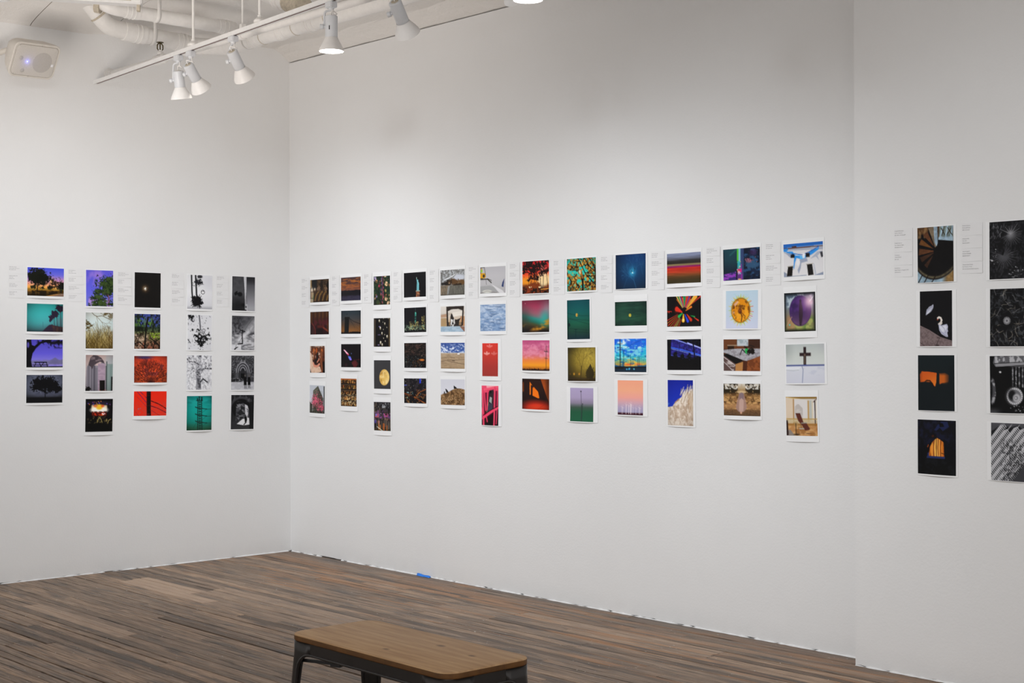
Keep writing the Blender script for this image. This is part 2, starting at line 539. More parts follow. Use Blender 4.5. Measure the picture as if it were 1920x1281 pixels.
# ------------------------------------------------------------------ bench
def bench():
    CX, CY, L, Wd, TOP, TH = 4.853, -2.6975, 0.905, 0.375, 0.450, 0.024
    root = link('bench', None, loc=(CX, CY, 0))
    tag(root, 'low backless bench with a brown wooden seat and dark metal legs, alone on the floor', 'bench')
    # seat
    bm = NB(); r = 0.058; pts = []
    for sx, sy, a0 in ((1, 1, 0), (-1, 1, 90), (-1, -1, 180), (1, -1, 270)):
        for k in range(9):
            a = R_(a0 + k * 90 / 8)
            pts.append((sx * (L / 2 - r) + r * math.cos(a), sy * (Wd / 2 - r) + r * math.sin(a)))
    lev = [(TOP - TH, 0.003), (TOP - TH + 0.003, 0.0), (TOP - 0.005, 0.0), (TOP - 0.0015, 0.0015), (TOP, 0.005)]
    rings = []
    for z, ins in lev:
        rings.append([bm.verts.new((x * (1 - ins * 2 / L), y * (1 - ins * 2 / Wd), z)) for x, y in pts])
    n = len(pts)
    for a, b in zip(rings, rings[1:]):
        for k in range(n): bm.faces.new((a[k], a[(k + 1) % n], b[(k + 1) % n], b[k]))
    bm.faces.new(rings[0][::-1]); bm.faces.new(rings[-1])
    bm.normal_update()
    for f_ in bm.faces: f_.material_index = 0 if f_.calc_center_median().z > TOP - .0045 else 1
    so = obj('seat', bm, M_SEAT, root, True); so.data.materials.append(M_EDGE)
    # folded sheet legs, each a curved corner that flares into the apron
    hx, hy, zt = L / 2 - 0.008, Wd / 2 - 0.008, TOP - TH - 0.0005
    rc = 0.034

    def inner(z, long):
        s0, z0, s1, z1 = 0.050, 0.325, (0.125 if long else 0.112), 0.385
        if z <= z0: return s0 - 0.016 * (1 - z / z0)
        if z >= z1: return s1
        t = (z - z0) / (z1 - z0)
        return s0 + (s1 - s0) * (1 - math.sqrt(max(0, 1 - t * t)))
    zs = [0.0, 0.012] + [0.05 * k for k in range(1, 7)] + [0.325, 0.345, 0.360, 0.368, 0.375, 0.380, 0.383, 0.385, zt]

    def P(sx, sy, face, s, z, off=0.0):
        out = 0.026 * max(0.0, 1 - z / 0.385)
        if face == 0:   # long face (normal y), s measured from the corner along x
            return Vector((sx * (hx + out - s), sy * (hy + out - off), z))
        return Vector((sx * (hx + out - off), sy * (hy + out - s), z))
    for sx in (-1, 1):
        for sy in (-1, 1):
            bm = NB(); rows = []; edge0 = []; edge1 = []
            for z in zs:
                il, ish = inner(z, True), inner(z, False)
                row = []
                for k in range(4): row.append(P(sx, sy, 0, il + (rc - il) * k / 3, z))
                out = 0.026 * max(0.0, 1 - z / 0.385)
                for k in range(1, 6):
                    a = R_(90 * k / 6)
                    row.append(Vector((sx * (hx + out - rc + rc * math.sin(a)), sy * (hy + out - rc + rc * math.cos(a)), z)))
                for k in range(4): row.append(P(sx, sy, 1, rc + (ish - rc) * k / 3, z))
                rows.append([bm.verts.new(v) for v in row]); edge0.append(row[0]); edge1.append(row[-1])
            for a, b in zip(rows, rows[1:]):
                for k in range(len(a) - 1): bm.faces.new((a[k], a[k + 1], b[k + 1], b[k]))
            o = obj('leg', bm, M_STEEL, root, True)
            md = o.modifiers.new('sheet', 'SOLIDIFY'); md.thickness = 0.003; md.offset = 0
            bm = NB()
            tube(bm, [e for e in edge0[:-1]], 0.0055, 8); tube(bm, [e for e in edge1[:-1]], 0.0055, 8)
            obj('rolled_edge', bm, M_STEEL, o, True)
            bm = NB(); lathe(bm, (sx * (hx + .026 - .021), sy * (hy + .026 - .021), 0), (0, 0, 1), [(0, .015), (.010, .017), (.016, .012)], 14)
            obj('foot', bm, M_BLACK, o)
    for sy in (-1, 1):
        bm = NB(); y = sy * hy
        x0 = hx - 0.125
        box(bm, -x0, x0, y - 0.0015, y + 0.0015, 0.385, zt)
        tube(bm, [(-x0, y, 0.385), (x0, y, 0.385)], 0.0055, 8)
        obj('apron', bm, M_STEEL, root, True)
    for sx in (-1, 1):
        bm = NB(); x = sx * hx; y0 = hy - 0.112
        box(bm, x - 0.0015, x + 0.0015, -y0, y0, 0.385, zt)
        tube(bm, [(x, -y0, 0.385), (x, y0, 0.385)], 0.0055, 8)
        obj('apron', bm, M_STEEL, root, True)
    for s in (-1, 1):
        bm = NB()
        a = Vector((-hx + 0.022, s * (hy - 0.018) * -1, 0.352)); b = Vector((hx - 0.022, s * (hy - 0.018), 0.352 + 0.006 * s))
        d = (b - a).normalized(); M = Matrix.Translation(a) @ d.to_track_quat('X', 'Z').to_matrix().to_4x4()
        box(bm, 0, (b - a).length, -0.009, 0.009, -0.004, 0.004, M)
        o = obj('cross_brace', bm, M_BLACK, root)
        if s == 1:
            bm = NB(); box(bm, 0.145, 0.185, -0.012, 0.012, -0.010, 0.008, M)
            obj('clip', bm, M_BLACK, o)


bench()

# ------------------------------------------------------------------ ceiling services
def pipe(name, label, segs, collars=(), extra=None, cat='pipe', group=None):
    root = link(name, None, loc=(0, 0, 0))
    tag(root, label, cat, group)
    for pts, r in segs:
        bm = NB(); tube(bm, pts, r, 20, True, 0.06); obj('pipe_run', bm, M_PIPE, root, True)
    for a, d, prof, m in collars:
        bm = NB(); lathe(bm, a, d, prof, 22); obj('coupling', bm, m, root, True)
    return root


def collar(a, d, r, w=0.05, m=None):
    """a ribbed pipe coupling"""
    return (a, d, [(-w, r * 1.0), (-w + .002, r * 1.09), (-w * .35, r * 1.09), (-w * .33, r * 1.15), (-w * .2, r * 1.15), (-w * .18, r * 1.06), (w * .18, r * 1.06), (w * .2, r * 1.15), (w * .33, r * 1.15), (w * .35, r * 1.09), (w - .002, r * 1.09), (w, r * 1.0)], m or M_PIPE)


def ring(name, root, a, d, r, w, m):
    bm = NB(); lathe(bm, a, d, [(-w, r * .98), (-w, r), (w, r), (w, r * .98)], 22); obj(name, bm, m, root, True)


def strap(root, c, r, ztop, axis):
    """flat hanger strap: a loop under the pipe and a tail to the ceiling"""
    c = Vector(c); ax = Vector(axis).normalized(); side = Vector((ax.y, -ax.x, 0))
    bm = NB(); prev = None
    pts = [c + side * r + Vector((0, 0, ztop - c.z))]
    for k in range(13):
        a = R_(0 - 180 * k / 12)
        pts.append(c + side * (r * math.cos(a)) + Vector((0, 0, r * math.sin(a))))
    pts.append(c - side * r + Vector((0, 0, 0.02)))
    for p in pts:
        row = [bm.verts.new(p - ax * .013), bm.verts.new(p + ax * .013)]
        if prev: bm.faces.new((prev[0], prev[1], row[1], row[0]))
        prev = row
    o = obj('strap', bm, M_PIPE, root, True)
    md = o.modifiers.new('t', 'SOLIDIFY'); md.thickness = 0.003


RL = 0.054
LOW = [(0.30, -1.70, 3.640), (0.30, -1.54, 3.475), (0.30, -1.42, 3.466), (0.30, -0.90, 3.437), (0.40, -0.86, 3.425), (0.62, -0.875, 3.390), (0.92, -0.90, 3.376)]
pl = pipe('drain_pipe', 'lower white pipe running along the left wall under the ceiling to the corner', [(LOW, RL)],
          [collar((0.30, -1.34, 3.460), (0, 1, -.052), RL, .055), collar((0.30, -1.02, 3.443), (0, 1, -.052), RL, .05), ((0.30, -1.605, 3.545), (0, .70, -.71), [(0, RL), (.002, RL * 1.1), (.012, RL * 1.1), (.014, RL)], M_CARDB), ((0.30, -1.425, 3.464), (0, 1, -.06), [(-.01, RL), (-.008, RL * 1.12), (.05, RL * 1.12), (.052, RL)], M_PIPE)])
strap(pl, (0.30, -1.24, 3.455), RL * 1.06, 3.60, (0, 1, 0))
pu = pipe('drain_pipe', 'upper white pipe running along the left wall against the ceiling', [([(0.66, -1.98, 3.63), (0.85, -1.80, 3.462), (0.85, -0.96, 3.456)], 0.040)],
          [collar((0.85, -1.66, 3.460), (0, 1, 0), 0.040, .045), collar((0.85, -1.03, 3.457), (0, 1, 0), 0.040, .05)])
ring('bare_joint', pu, (0.80, -1.848, 3.476), (-.2, -.2, .06), 0.0425, .016, M_CARDB)
strap(pu, (0.85, -1.50, 3.460), 0.042, 3.62, (0, 1, 0))
BIG = [(0.92, -0.90, 3.376), (7.0, -0.90, 3.376)]
pb = pipe('drain_pipe', 'thick white pipe with ribbed couplings running parallel to the long wall', [(BIG, 0.047)],
          [collar((x, -0.90, 3.376), (1, 0, 0), 0.047, .055) for x in (0.98, 1.30, 1.62, 2.45)])
for x in (1.10, 1.46, 1.80): ring('joint_ring', pb, (x, -.90, 3.376), (1, 0, 0), 0.0485, .0025, M_CARDB)
PS = (-1.38, 3.236)
pp = pipe('sprinkler_pipe', 'slim white sprinkler pipe right behind the lighting track', [([(0.0, PS[0], PS[1]), (7.0, PS[0], PS[1])], 0.021)],
          [((0.0, PS[0], PS[1]), (1, 0, 0), [(0, .04), (.008, .04), (.012, .026), (.05, .026), (.052, .021)], M_PIPE),
           ((0.62, PS[0], PS[1]), (1, 0, 0), [(0, .021), (.004, .03), (.11, .03), (.115, .021)], M_PIPE)])
# upright sprinkler head
t = link('fire_sprinkler', None, loc=(0.675, PS[0], PS[1] + 0.028)); tag(t, 'small bronze upright sprinkler head above the white pipe', 'sprinkler')
bm = NB(); lathe(bm, (0, 0, 0), (0, 0, 1), [(0, .022), (.018, .020), (.022, .013), (.03, .013)], 14); obj('fitting', bm, M_PIPE, t, True)
bm = NB()
for s in (-1, 1): tube(bm, [(0, s * .011, .028), (0, s * .019, .038), (0, s * .019, .06), (0, s * .005, .075)], .0038, 8)
tube(bm, [(0, 0, .028), (0, 0, .075)], .004, 8)
obj('yoke', bm, M_BRASS, t, True)
bm = NB(); lathe(bm, (0, 0, .074), (0, 0, 1), [(0, .006), (.002, .022), (.005, .022), (.006, .006)], 14); obj('deflector', bm, M_BRASS, t, True)
# stub of fat duct coming down through the ceiling behind the track
t = link('duct_stub', None, loc=(0, 0, 0)); tag(t, 'fat white pipe with a bare end, behind the track at the top', 'pipe')
A, B = Vector((1.36, -1.10, 3.60)), Vector((2.02, -1.16, 3.335))
bm = NB(); lathe(bm, A, B - A, [(0, .064), (.42, .064)], 26); obj('pipe_run', bm, M_PIPE, t, True)
bm = NB(); lathe(bm, A + (B - A) * .50, B - A, [(0, .06), (0, .0655), (.006, .0655), (.006, .06)], 26); obj('joint_ring', bm, M_BRASS, t, True)
bm = NB(); lathe(bm, A + (B - A) * .51, B - A, [(0, .062), (.22, .062), (.235, .055), (.24, .03)], 26); obj('bare_end', bm, M_CARDB, t, True)
bm = NB(); lathe(bm, A + (B - A) * .40, B - A, [(0, .064), (.003, .072), (.03, .072), (.033, .067), (.05, .067), (.053, .072), (.075, .072), (.078, .064)], 26); obj('coupling', bm, M_PIPE, t, True)
t = link('valve', None, loc=(2.17, -1.19, 3.405)); tag(t, 'small white valve with a round cap beside the fat pipe elbow', 'valve')
bm = NB(); lathe(bm, (0, 0, -.02), (0, 0, 1), [(0, .014), (.14, .014)], 12); obj('stem', bm, M_PIPE, t, True)
bm = NB(); lathe(bm, (-.02, 0, .01), (1, .3, 0), [(0, .02), (.004, .026), (.022, .026), (.028, .02)], 16); obj('cap', bm, M_PIPE, t, True)
bm = NB(); tube(bm, [(.0, 0, .01), (.15, .045, .0)], .006, 8); obj('lever', bm, M_PIPE, t, True)

# diagonal strip-light casing at the top-left
t = link('strip_light', None, loc=(0, 0, 0)); tag(t, 'long white strip light casing hung under the ceiling above the loudspeaker', 'light')
A, B = Vector((0.60, -2.535, 3.482)), Vector((1.116, -1.73, 3.452))
d = (B - A); Lg = d.length; M = Matrix.Translation(A) @ d.to_track_quat('X', 'Z').to_matrix().to_4x4()
bm = NB(); box(bm, 0, Lg, -.045, .045, -.012, .05, M); bmesh.ops.bevel(bm, geom=bm.edges[:], offset=.006, segments=2, affect='EDGES'); obj('casing', bm, M_TRACK, t, True)
bm = NB(); box(bm, .30, Lg - .06, -.049, -.043, .004, .010, M); obj('rib', bm, M_CARDB, t)
bm = NB(); box(bm, Lg - .03, Lg - .012, -.02, .02, -.045, -.010, M); obj('clip', bm, M_CARDB, t)
bm = NB(); box(bm, .2, .23, -.01, .01, .045, .09, M); box(bm, Lg - .12, Lg - .09, -.01, .01, .045, .12, M); obj('hanger', bm, M_PIPE, t)
t = link('ceiling_disc', None, loc=(0.655, -2.385, 3.455)); tag(t, 'round white ceiling fitting cut by the top-left corner', 'light')
bm = NB(); lathe(bm, (0, 0, 0), (0, 0, 1), [(-.004, .02), (-.004, .046), (.004, .056), (.02, .058), (.03, .045), (.09, .045)], 28); obj('housing', bm, M_TRACK, t, True)
bm = NB(); lathe(bm, (0, 0, -.005), (0, 0, 1), [(0, .03), (.003, .040)], 28); obj('diffuser', bm, M_PAPER, t, True)


def ty(x): return -1.504 - (x - 0.06) * 0.063


TZ = 3.154
t = link('lighting_track', None, loc=(0, 0, 0)); tag(t, 'long white ceiling track with a brown slot that carries the spotlights', 'track')
A, B = Vector((0.06, ty(0.06), TZ)), Vector((7.0, ty(7.0), TZ))
d = B - A; Lg = d.length; M = Matrix.Translation(A) @ d.to_track_quat('X', 'Z').to_matrix().to_4x4()
bm = NB()
box(bm, 0, Lg, -.018, -.009, -.003, .019, M); box(bm, 0, Lg, .009, .018, -.003, .019, M); box(bm, 0, Lg, -.009, .009, .010, .019, M); box(bm, -.004, 0, -.018, .018, -.003, .019, M)
obj('rail', bm, M_TRACK, t)
bm = NB(); box(bm, .004, Lg, -.0088, .0088, .0005, .0095, M); obj('slot', bm, M_SLOT, t)
for x in (1.455, 2.235, 4.6):
    bm = NB(); c = Vector((x, ty(x), TZ)); tube(bm, [c + Vector((0, 0, .05)), (x, ty(x), 3.60)], .0075, 10); h = obj('hanger_rod', bm, M_PIPE, t, True)
    bm = NB(); lathe(bm, c + Vector((0, 0, .018)), (0, 0, 1), [(0, .032), (.012, .032), (.024, .022), (.028, .012), (.04, .011)], 18); obj('connector', bm, M_PIPE, h, True)
t = link('pipe_hanger', None, loc=(1.637, PS[0], PS[1])); tag(t, 'thin white hanger rod and clip holding the slim sprinkler pipe', 'hanger')
bm = NB(); tube(bm, [(0, 0, .06), (0, 0, .37)], .006, 10); obj('rod', bm, M_PIPE, t, True)
bm = NB(); lathe(bm, (-.012, 0, 0), (1, 0, 0), [(0, .022), (0, .027), (.024, .027), (.024, .022)], 20); box(bm, -.012, .012, -.014, .014, .026, .062); obj('clip', bm, M_PIPE, t)


# spotlight heads: (track x, body top, aim axis, lit towards us, spot watts, label)
HEADS = [
    (1.262, (1.258, -1.580, 3.062), (-0.10, 0.20, -1.0), .160, 'edge', 18, 'white track spotlight hanging straight down, the first from the left end of the track'),
    (1.421, (1.385, -1.587, 3.080), (-0.23, 0.64, -0.73), .170, 'edge', 27, 'white track spotlight tilted to the long wall, close beside the first lamp on the left'),
    (1.936, (1.920, -1.621, 3.073), (-0.24, 0.62, -0.75), .172, 'edge', 10, 'white track spotlight tilted to the long wall, third from the left end of the track'),
    (2.955, (2.958, -1.687, 3.082), (0.0, 0.0, -1.0), .172, 'lit', 7, 'white track spotlight pointing straight down with its lit bulb in view, whole in the picture'),
    (3.560, (3.512, -1.721, 3.051), (-0.24, 0.62, -0.75), .172, 'edge', 19, 'white track spotlight tilted to the long wall in front of the ceiling edge, fifth along'),
    (4.485, (4.485, -1.783, 3.056), (0.0, 0.0, -1.0), .177, 'lit', 7, 'glowing bulb of a spotlight cut off by the top edge, the rightmost lamp in view'),
    (4.300, (4.285, -1.727, 3.078), (-0.24, 0.62, -0.75), .172, 'edge', 19, 'spotlight shade tilted to the wall just left of the glowing bulb at the top edge'),
]
for hi, (tx, T, ax, Ln, kind, watts, lab) in enumerate(HEADS):
    T = Vector(T); ax = Vector(ax).normalized(); u, w = frame(ax)
    root = link('track_spotlight', None, loc=(tx, ty(tx), TZ))
    tag(root, lab, 'spotlight', 'spotlights on the ceiling track')
    o0 = Vector((tx, ty(tx), TZ)); T = T - o0

    def part(name, bm, m, p=root, sm=True): return obj(name, bm, m, p, sm)
    bm = NB(); box(bm, -.028, .028, -.019, .019, -.034, -.003); bmesh.ops.bevel(bm, geom=bm.edges[:], offset=.004, segments=2, affect='EDGES')
    lathe(bm, (0, 0, -.034), (0, 0, -1), [(0, .015), (.008, .013), (.012, .008)], 14)
    part('adapter', bm, M_HEAD)
    side = w if abs(w.y) > abs(u.y) else u
    side = Vector((-.66, -.75, 0)); side = (side - ax * side.dot(ax)).normalized()
    piv = T + ax * .052 + side * .036
    bm = NB()
    a = Vector((0, 0, -.044)); b = piv
    mid = Vector((piv.x * .9, piv.y * .9, -.05))
    tube(bm, [a, mid, piv], .0055, 8, True, .02)
    part('yoke_arm', bm, M_HEAD)
    bm = NB(); lathe(bm, piv - side * .012, side, [(0, .008), (.014, .008), (.016, .013), (.03, .013), (.032, .01)], 12); part('knob', bm, M_HEAD)
    bm = NB(); lathe(bm, T, ax, [(0, .020), (0, .027), (.003, .0305), (Ln - .066, .0305), (Ln - .064, .0290)], 24); sk = part('socket', bm, M_HEAD)
    bm = NB(); lathe(bm, T + ax * .001, -ax, [(0, .019), (.003, .017)], 14, False, True); part('end_cap', bm, M_CARDB, sk)
    # flared shade, a shell
    pr = [(Ln - .066, .0315), (Ln - .060, .0335), (Ln - .035, .0470), (Ln - .012, .0585), (Ln, .0615), (Ln + .001, .0600), (Ln - .013, .0565), (Ln - .036, .0450), (Ln - .058, .0300)]
    bm = NB(); lathe(bm, T, ax, pr, 32, False, True); part('shade', bm, M_SHADE)
    bm = NB(); lathe(bm, T, ax, [(Ln - .045, .02), (Ln - .026, .036), (Ln - .014, .0445), (Ln - .006, .041), (Ln - .003, .03), (Ln - .002, .004)], 28); part('bulb', bm, M_BULB if kind == 'lit' else M_BULB2)
    bm = NB()
    c0 = Vector((0.012, 0, -.042)); c1 = T - ax * .002
    tube(bm, [c0, c0 + Vector((.012, -.004, -.03)), (c0 + c1) / 2 + Vector((.02, .02, -.01)), c1 - ax * .03 + Vector((.004, 0, 0)), c1], .0030, 6, True, .03); part('cord', bm, M_SHADE)
    if kind == 'lit':
        bm = NB(); box(bm, -.0022, .0022, -.0012, .0012, -.010, .010, Matrix.Translation(T + ax * .062 + Vector((.018, -.0250, 0)))); part('slit', bm, M_BLACK, sk)
    L0 = o0 + T + ax * (Ln + .012)
    spot('lamp_light', L0, L0 + ax, watts, 96, 1.0, .045)

# ------------------------------------------------------------------ loudspeaker
def rrect(w, h, r, n=6, skew=0.0):
    P = []
    for sx, sy, a0 in ((1, 1, 0), (-1, 1, 90), (-1, -1, 180), (1, -1, 270)):
        for k in range(n + 1):
            a = R_(a0 + 90 * k / n); P.append((sx * (w / 2 - r) + r * math.cos(a), sy * (h / 2 - r) + r * math.sin(a)))
    return P


def loudspeaker():
    c = Vector((0.400, -2.062, 3.182))
    nrm = Vector((0.985, 0.174, 0)).normalized()
    tilt = R_(31); n = (nrm * math.cos(tilt) + Vector((0, 0, -1)) * math.sin(tilt)).normalized()
    rgt = Vector((0, 0, 1)).cross(n).normalized(); upv = n.cross(rgt)
    roll = R_(2.4)
    r2 = rgt * math.cos(roll) + upv * math.sin(roll); u2 = upv * math.cos(roll) - rgt * math.sin(roll)
    M = Matrix(((r2.x, u2.x, n.x, c.x), (r2.y, u2.y, n.y, c.y), (r2.z, u2.z, n.z, c.z), (0, 0, 0, 1)))
    root = link('loudspeaker', None); root.matrix_world = M
    tag(root, 'cream wall loudspeaker with a blue light, high on the left wall', 'speaker')
    Wd, Hh = 0.308, 0.222
    bm = NB(); rings = []
    for z, w, h, r in ((-.185, .15, .10, .03), (-.170, .19, .13, .04), (-.10, .262, .190, .045), (-.03, .302, .218, .045), (-.004, Wd, Hh, .040), (0.0, Wd - .006, Hh - .006, .038), (0.0, Wd - .022, Hh - .022, .032), (-.004, Wd - .026, Hh - .026, .03)):
        rings.append([bm.verts.new((x, y, z)) for x, y in rrect(w, h, r)])
    k = len(rings[0])
    for a, b in zip(rings, rings[1:]):
        for i in range(k): bm.faces.new((a[i], a[(i + 1) % k], b[(i + 1) % k], b[i]))
    bm.faces.new(rings[0][::-1]); bm.faces.new(rings[-1])
    obj('cabinet', bm, M_SPK, root, True)
    bm = NB(); rings = []
    for z, ins in ((-.004, 0), (.002, .002), (.004, .01), (.0055, .05)):
        rings.append([bm.verts.new((x, y, z)) for x, y in rrect(Wd - .028 - ins * 2, Hh - .028 - ins * 2, max(.03 - ins, .004))])
    for a, b in zip(rings, rings[1:]):
        for i in range(k): bm.faces.new((a[i], a[(i + 1) % k], b[(i + 1) % k], b[i]))
    bm.faces.new(rings[-1])
    g = obj('grille', bm, M_GRILLE, root, True)

    def disc(name, x, y, r, m, h=.0012, z=.0050, p=root):
        bm = NB(); lathe(bm, (x, y, z), (0, 0, 1), [(0, r), (h * .7, r), (h, r * .95)], 32); return obj(name, bm, m, p, True)
    disc('woofer', .048, -.004, .064, M_CONE)
    disc('tweeter', -.098, .012, .0130, M_CONE)
    disc('port', -.070, -.066, .0130, M_CONE)
    disc('indicator_light', -.052, -.006, .0052, M_LED, .002)
    ld = bpy.data.lights.new('led_glow', 'POINT'); ld.energy = .02; ld.color = (.12, .16, 1); ld.shadow_soft_size = .003
    lo = bpy.data.objects.new('led_glow', ld); COL.objects.link(lo); lo.location = M @ Vector((-.052, -.006, .022))
    bm = NB(); box(bm, .110, .125, -.023, -.008, .0045, .0068); obj('badge', bm, M_BADGE, root)
    for x, y in ((-.125, .09), (.02, .10), (.125, .09), (-.12, -.09), (-.02, -.1), (.1, -.095)):
        disc('screw', x, y, .003, M_CONE, .0008, .0038)
    # ball-joint bracket back to the wall
    bm = NB(); inv = M.inverted()
    wall = Vector((0.012, -2.30, 3.215)); b0 = Vector((0, 0, -.18)); wl = inv @ wall
    tube(bm, [b0, b0 + Vector((0, 0, -.03)), wl * .55 + b0 * .45, wl], .017, 12, True, .03)
    obj('bracket_arm', bm, M_SPK, root, True)
    bm = NB(); bmesh.ops.create_uvsphere(bm, u_segments=16, v_segments=10, radius=.034, matrix=Matrix.Translation(wl * .62 + b0 * .38)); obj('ball_joint', bm, M_SPK, root, True)
    bm = NB()
    Mx = inv @ Matrix.Translation(wall)
    box(bm, -.008, .004, -.035, .035, -.07, .07, Mx); obj('wall_plate', bm, M_SPK, root)
    bm = NB(); lathe(bm, wl * .50 + b0 * .5, (wl - b0), [(0, .024), (.03, .024)], 14); obj('clamp', bm, M_BLACK, root, True)


loudspeaker()
bm = NB(); tube(bm, [(0.016, -2.232, 3.462), (0.016, -2.230, 3.40), (0.022, -2.226, 3.36), (0.020, -2.222, 3.335)], .011, 10, True, .04)
tag(obj('speaker_cable', bm, M_SPK, None, True), 'cream cable running down the wall from the ceiling to the loudspeaker', 'cable')

# scrap of blue masking tape at the foot of the long wall
bm = NB()
Vt = []
for i in range(7):
    s = i / 6; x = 1.475 + .135 * s
    row = [bm.verts.new((x, -.0095 - .002 * math.sin(s * 7), .0065 + .010 * (1 - s * .7) + .002 * math.sin(s * 9))), bm.verts.new((x + .004, -.012 - .004 * math.sin(s * 5 + 1), .0062)), bm.verts.new((x + .006, -.026, .0032 + .001 * math.sin(s * 11)))]
    if Vt:
        for j in range(2): bm.faces.new((Vt[-1][j], Vt[-1][j + 1], row[j + 1], row[j]))
    Vt.append(row)
o = obj('tape_scrap', bm, M_TAPE, None, True); md = o.modifiers.new('t', 'SOLIDIFY'); md.thickness = .0006
tag(o, 'scrap of blue masking tape on the floor at the foot of the long wall', 'tape')

# ------------------------------------------------------------------ painting the printed photographs (into vertex colours)
SS = 3


class Pic:
    def __init__(s, seed, nx, ny):
        s.w, s.h = nx * SS, ny * SS
        s.a = nx / ny
        s.Y, s.X = np.mgrid[0:s.h, 0:s.w].astype(np.float32)
        s.X = (s.X + .5) / s.w; s.Y = (s.Y + .5) / s.h
        s.im = np.zeros((s.h, s.w, 3), np.float32)
        s.r = np.random.RandomState(seed)
        s.rr = random.Random(seed)

    def put(s, m, c, al=1.0):
        m = np.clip(m, 0, 1)[..., None] * al
        c = hexc(c).astype(np.float32) if isinstance(c, str) else c
        s.im = s.im * (1 - m) + c * m
        return s

    def _st(s, st):
        if isinstance(st[0], str): st = [(i / max(1, len(st) - 1), c) for i, c in enumerate(st)]
        return np.array([p for p, c in st]), np.array([hexc(c) for p, c in st])

    def bg(s, *st, t=None):
        p, c = s._st(st); t = s.Y if t is None else t
        s.im = np.stack([np.interp(t, p, c[:, k]) for k in range(3)], -1).astype(np.float32); return s

    def band(s, y0, y1, *st, al=1, soft=.01):
        p, c = s._st(st); t = (s.Y - y0) / (y1 - y0)
        im = np.stack([np.interp(t, p, c[:, k]) for k in range(3)], -1)
        m = np.clip((s.Y - y0) / soft + .5, 0, 1) * np.clip((y1 - s.Y) / soft + .5, 0, 1)
        return s.put(m, im, al)

    def N(s, fx, fy, o=3, rough=.55):
        out = np.zeros((s.h, s.w), np.float32); amp = 1; tot = 0
        for k in range(o):
            gx, gy = int(fx * 2 ** k) + 2, int(fy * 2 ** k) + 2
            g = s.r.rand(gy, gx)
            u = s.X * (gx - 1.001); v = s.Y * (gy - 1.001)
            i = u.astype(int); j = v.astype(int); fu = u - i; fv = v - j
            fu = fu * fu * (3 - 2 * fu); fv = fv * fv * (3 - 2 * fv)
            out += amp * ((g[j, i] * (1 - fu) + g[j, i + 1] * fu) * (1 - fv) + (g[j + 1, i] * (1 - fu) + g[j + 1, i + 1] * fu) * fv)
            tot += amp; amp *= rough
        out /= tot
        return np.clip((out - .5) * 1.7 + .5, 0, 1)

    def em(s, x, y, rx, ry, soft=.04, rot=0):
        dx, dy = (s.X - x) * s.a, s.Y - y
        if rot:
            c, q = math.cos(rot), math.sin(rot); dx, dy = dx * c + dy * q, dy * c - dx * q
        d = np.sqrt((dx / (rx * s.a)) ** 2 + (dy / ry) ** 2)
        return np.clip((1 - d) * min(rx * s.a, ry) / max(soft, 1e-4) + .5, 0, 1)

    def E(s, x, y, rx, ry, c, al=1, soft=.015, rot=0): return s.put(s.em(x, y, rx, ry, soft, rot), c, al)

    def bm(s, x0, y0, x1, y1, soft=.012):
        k = soft / s.a
        return np.clip((s.X - x0) / k + .5, 0, 1) * np.clip((x1 - s.X) / k + .5, 0, 1) * np.clip((s.Y - y0) / soft + .5, 0, 1) * np.clip((y1 - s.Y) / soft + .5, 0, 1)

    def B(s, x0, y0, x1, y1, c, al=1, soft=.012): return s.put(s.bm(x0, y0, x1, y1, soft), c, al)

    def pm(s, pts):
        m = np.zeros((s.h, s.w), bool)
        for (x0, y0), (x1, y1) in zip(pts, pts[1:] + pts[:1]):
            if y0 == y1: continue
            m ^= ((s.Y < y0) != (s.Y < y1)) & (s.X < (x1 - x0) * (s.Y - y0) / (y1 - y0) + x0)
        return m.astype(np.float32)

    def P(s, pts, c, al=1): return s.put(s.pm(pts), c, al)

    def lm(s, pts, w, w2=None):
        m = np.zeros((s.h, s.w), np.float32)
        n = len(pts) - 1
        for i, ((x0, y0), (x1, y1)) in enumerate(zip(pts, pts[1:])):
            wa = w if w2 is None else w + (w2 - w) * i / n
            wb = w if w2 is None else w + (w2 - w) * (i + 1) / n
            W = max(wa, wb)
            ix0 = max(0, int((min(x0, x1) - W / s.a) * s.w) - 1); ix1 = min(s.w, int((max(x0, x1) + W / s.a) * s.w) + 2)
            iy0 = max(0, int((min(y0, y1) - W) * s.h) - 1); iy1 = min(s.h, int((max(y0, y1) + W) * s.h) + 2)
            if ix0 >= ix1 or iy0 >= iy1: continue
            X = s.X[iy0:iy1, ix0:ix1] * s.a; Y = s.Y[iy0:iy1, ix0:ix1]
            ax, bx = x0 * s.a, x1 * s.a
            dx, dy = bx - ax, y1 - y0; q = dx * dx + dy * dy + 1e-9
            t = np.clip(((X - ax) * dx + (Y - y0) * dy) / q, 0, 1)
            d = np.hypot(X - ax - t * dx, Y - y0 - t * dy)
            ww = (wa + (wb - wa) * t) / 2
            k = np.clip((ww - d) * s.h + .5, 0, 1)
            m[iy0:iy1, ix0:ix1] = np.maximum(m[iy0:iy1, ix0:ix1], k)
        return m

    def L(s, pts, w, c, al=1, w2=None): return s.put(s.lm(pts, w, w2), c, al)

    def F(s, c, fx, fy, thr, m=None, al=1, soft=.08, o=3):
        if max(fx, fy) > 5.5: fx, fy, soft = fx * 1.6, fy * 1.6, soft * 1.5
        k = np.clip((s.N(fx, fy, o, .62) - thr) / soft + .5, 0, 1)
        return s.put(k if m is None else k * m, c, al)

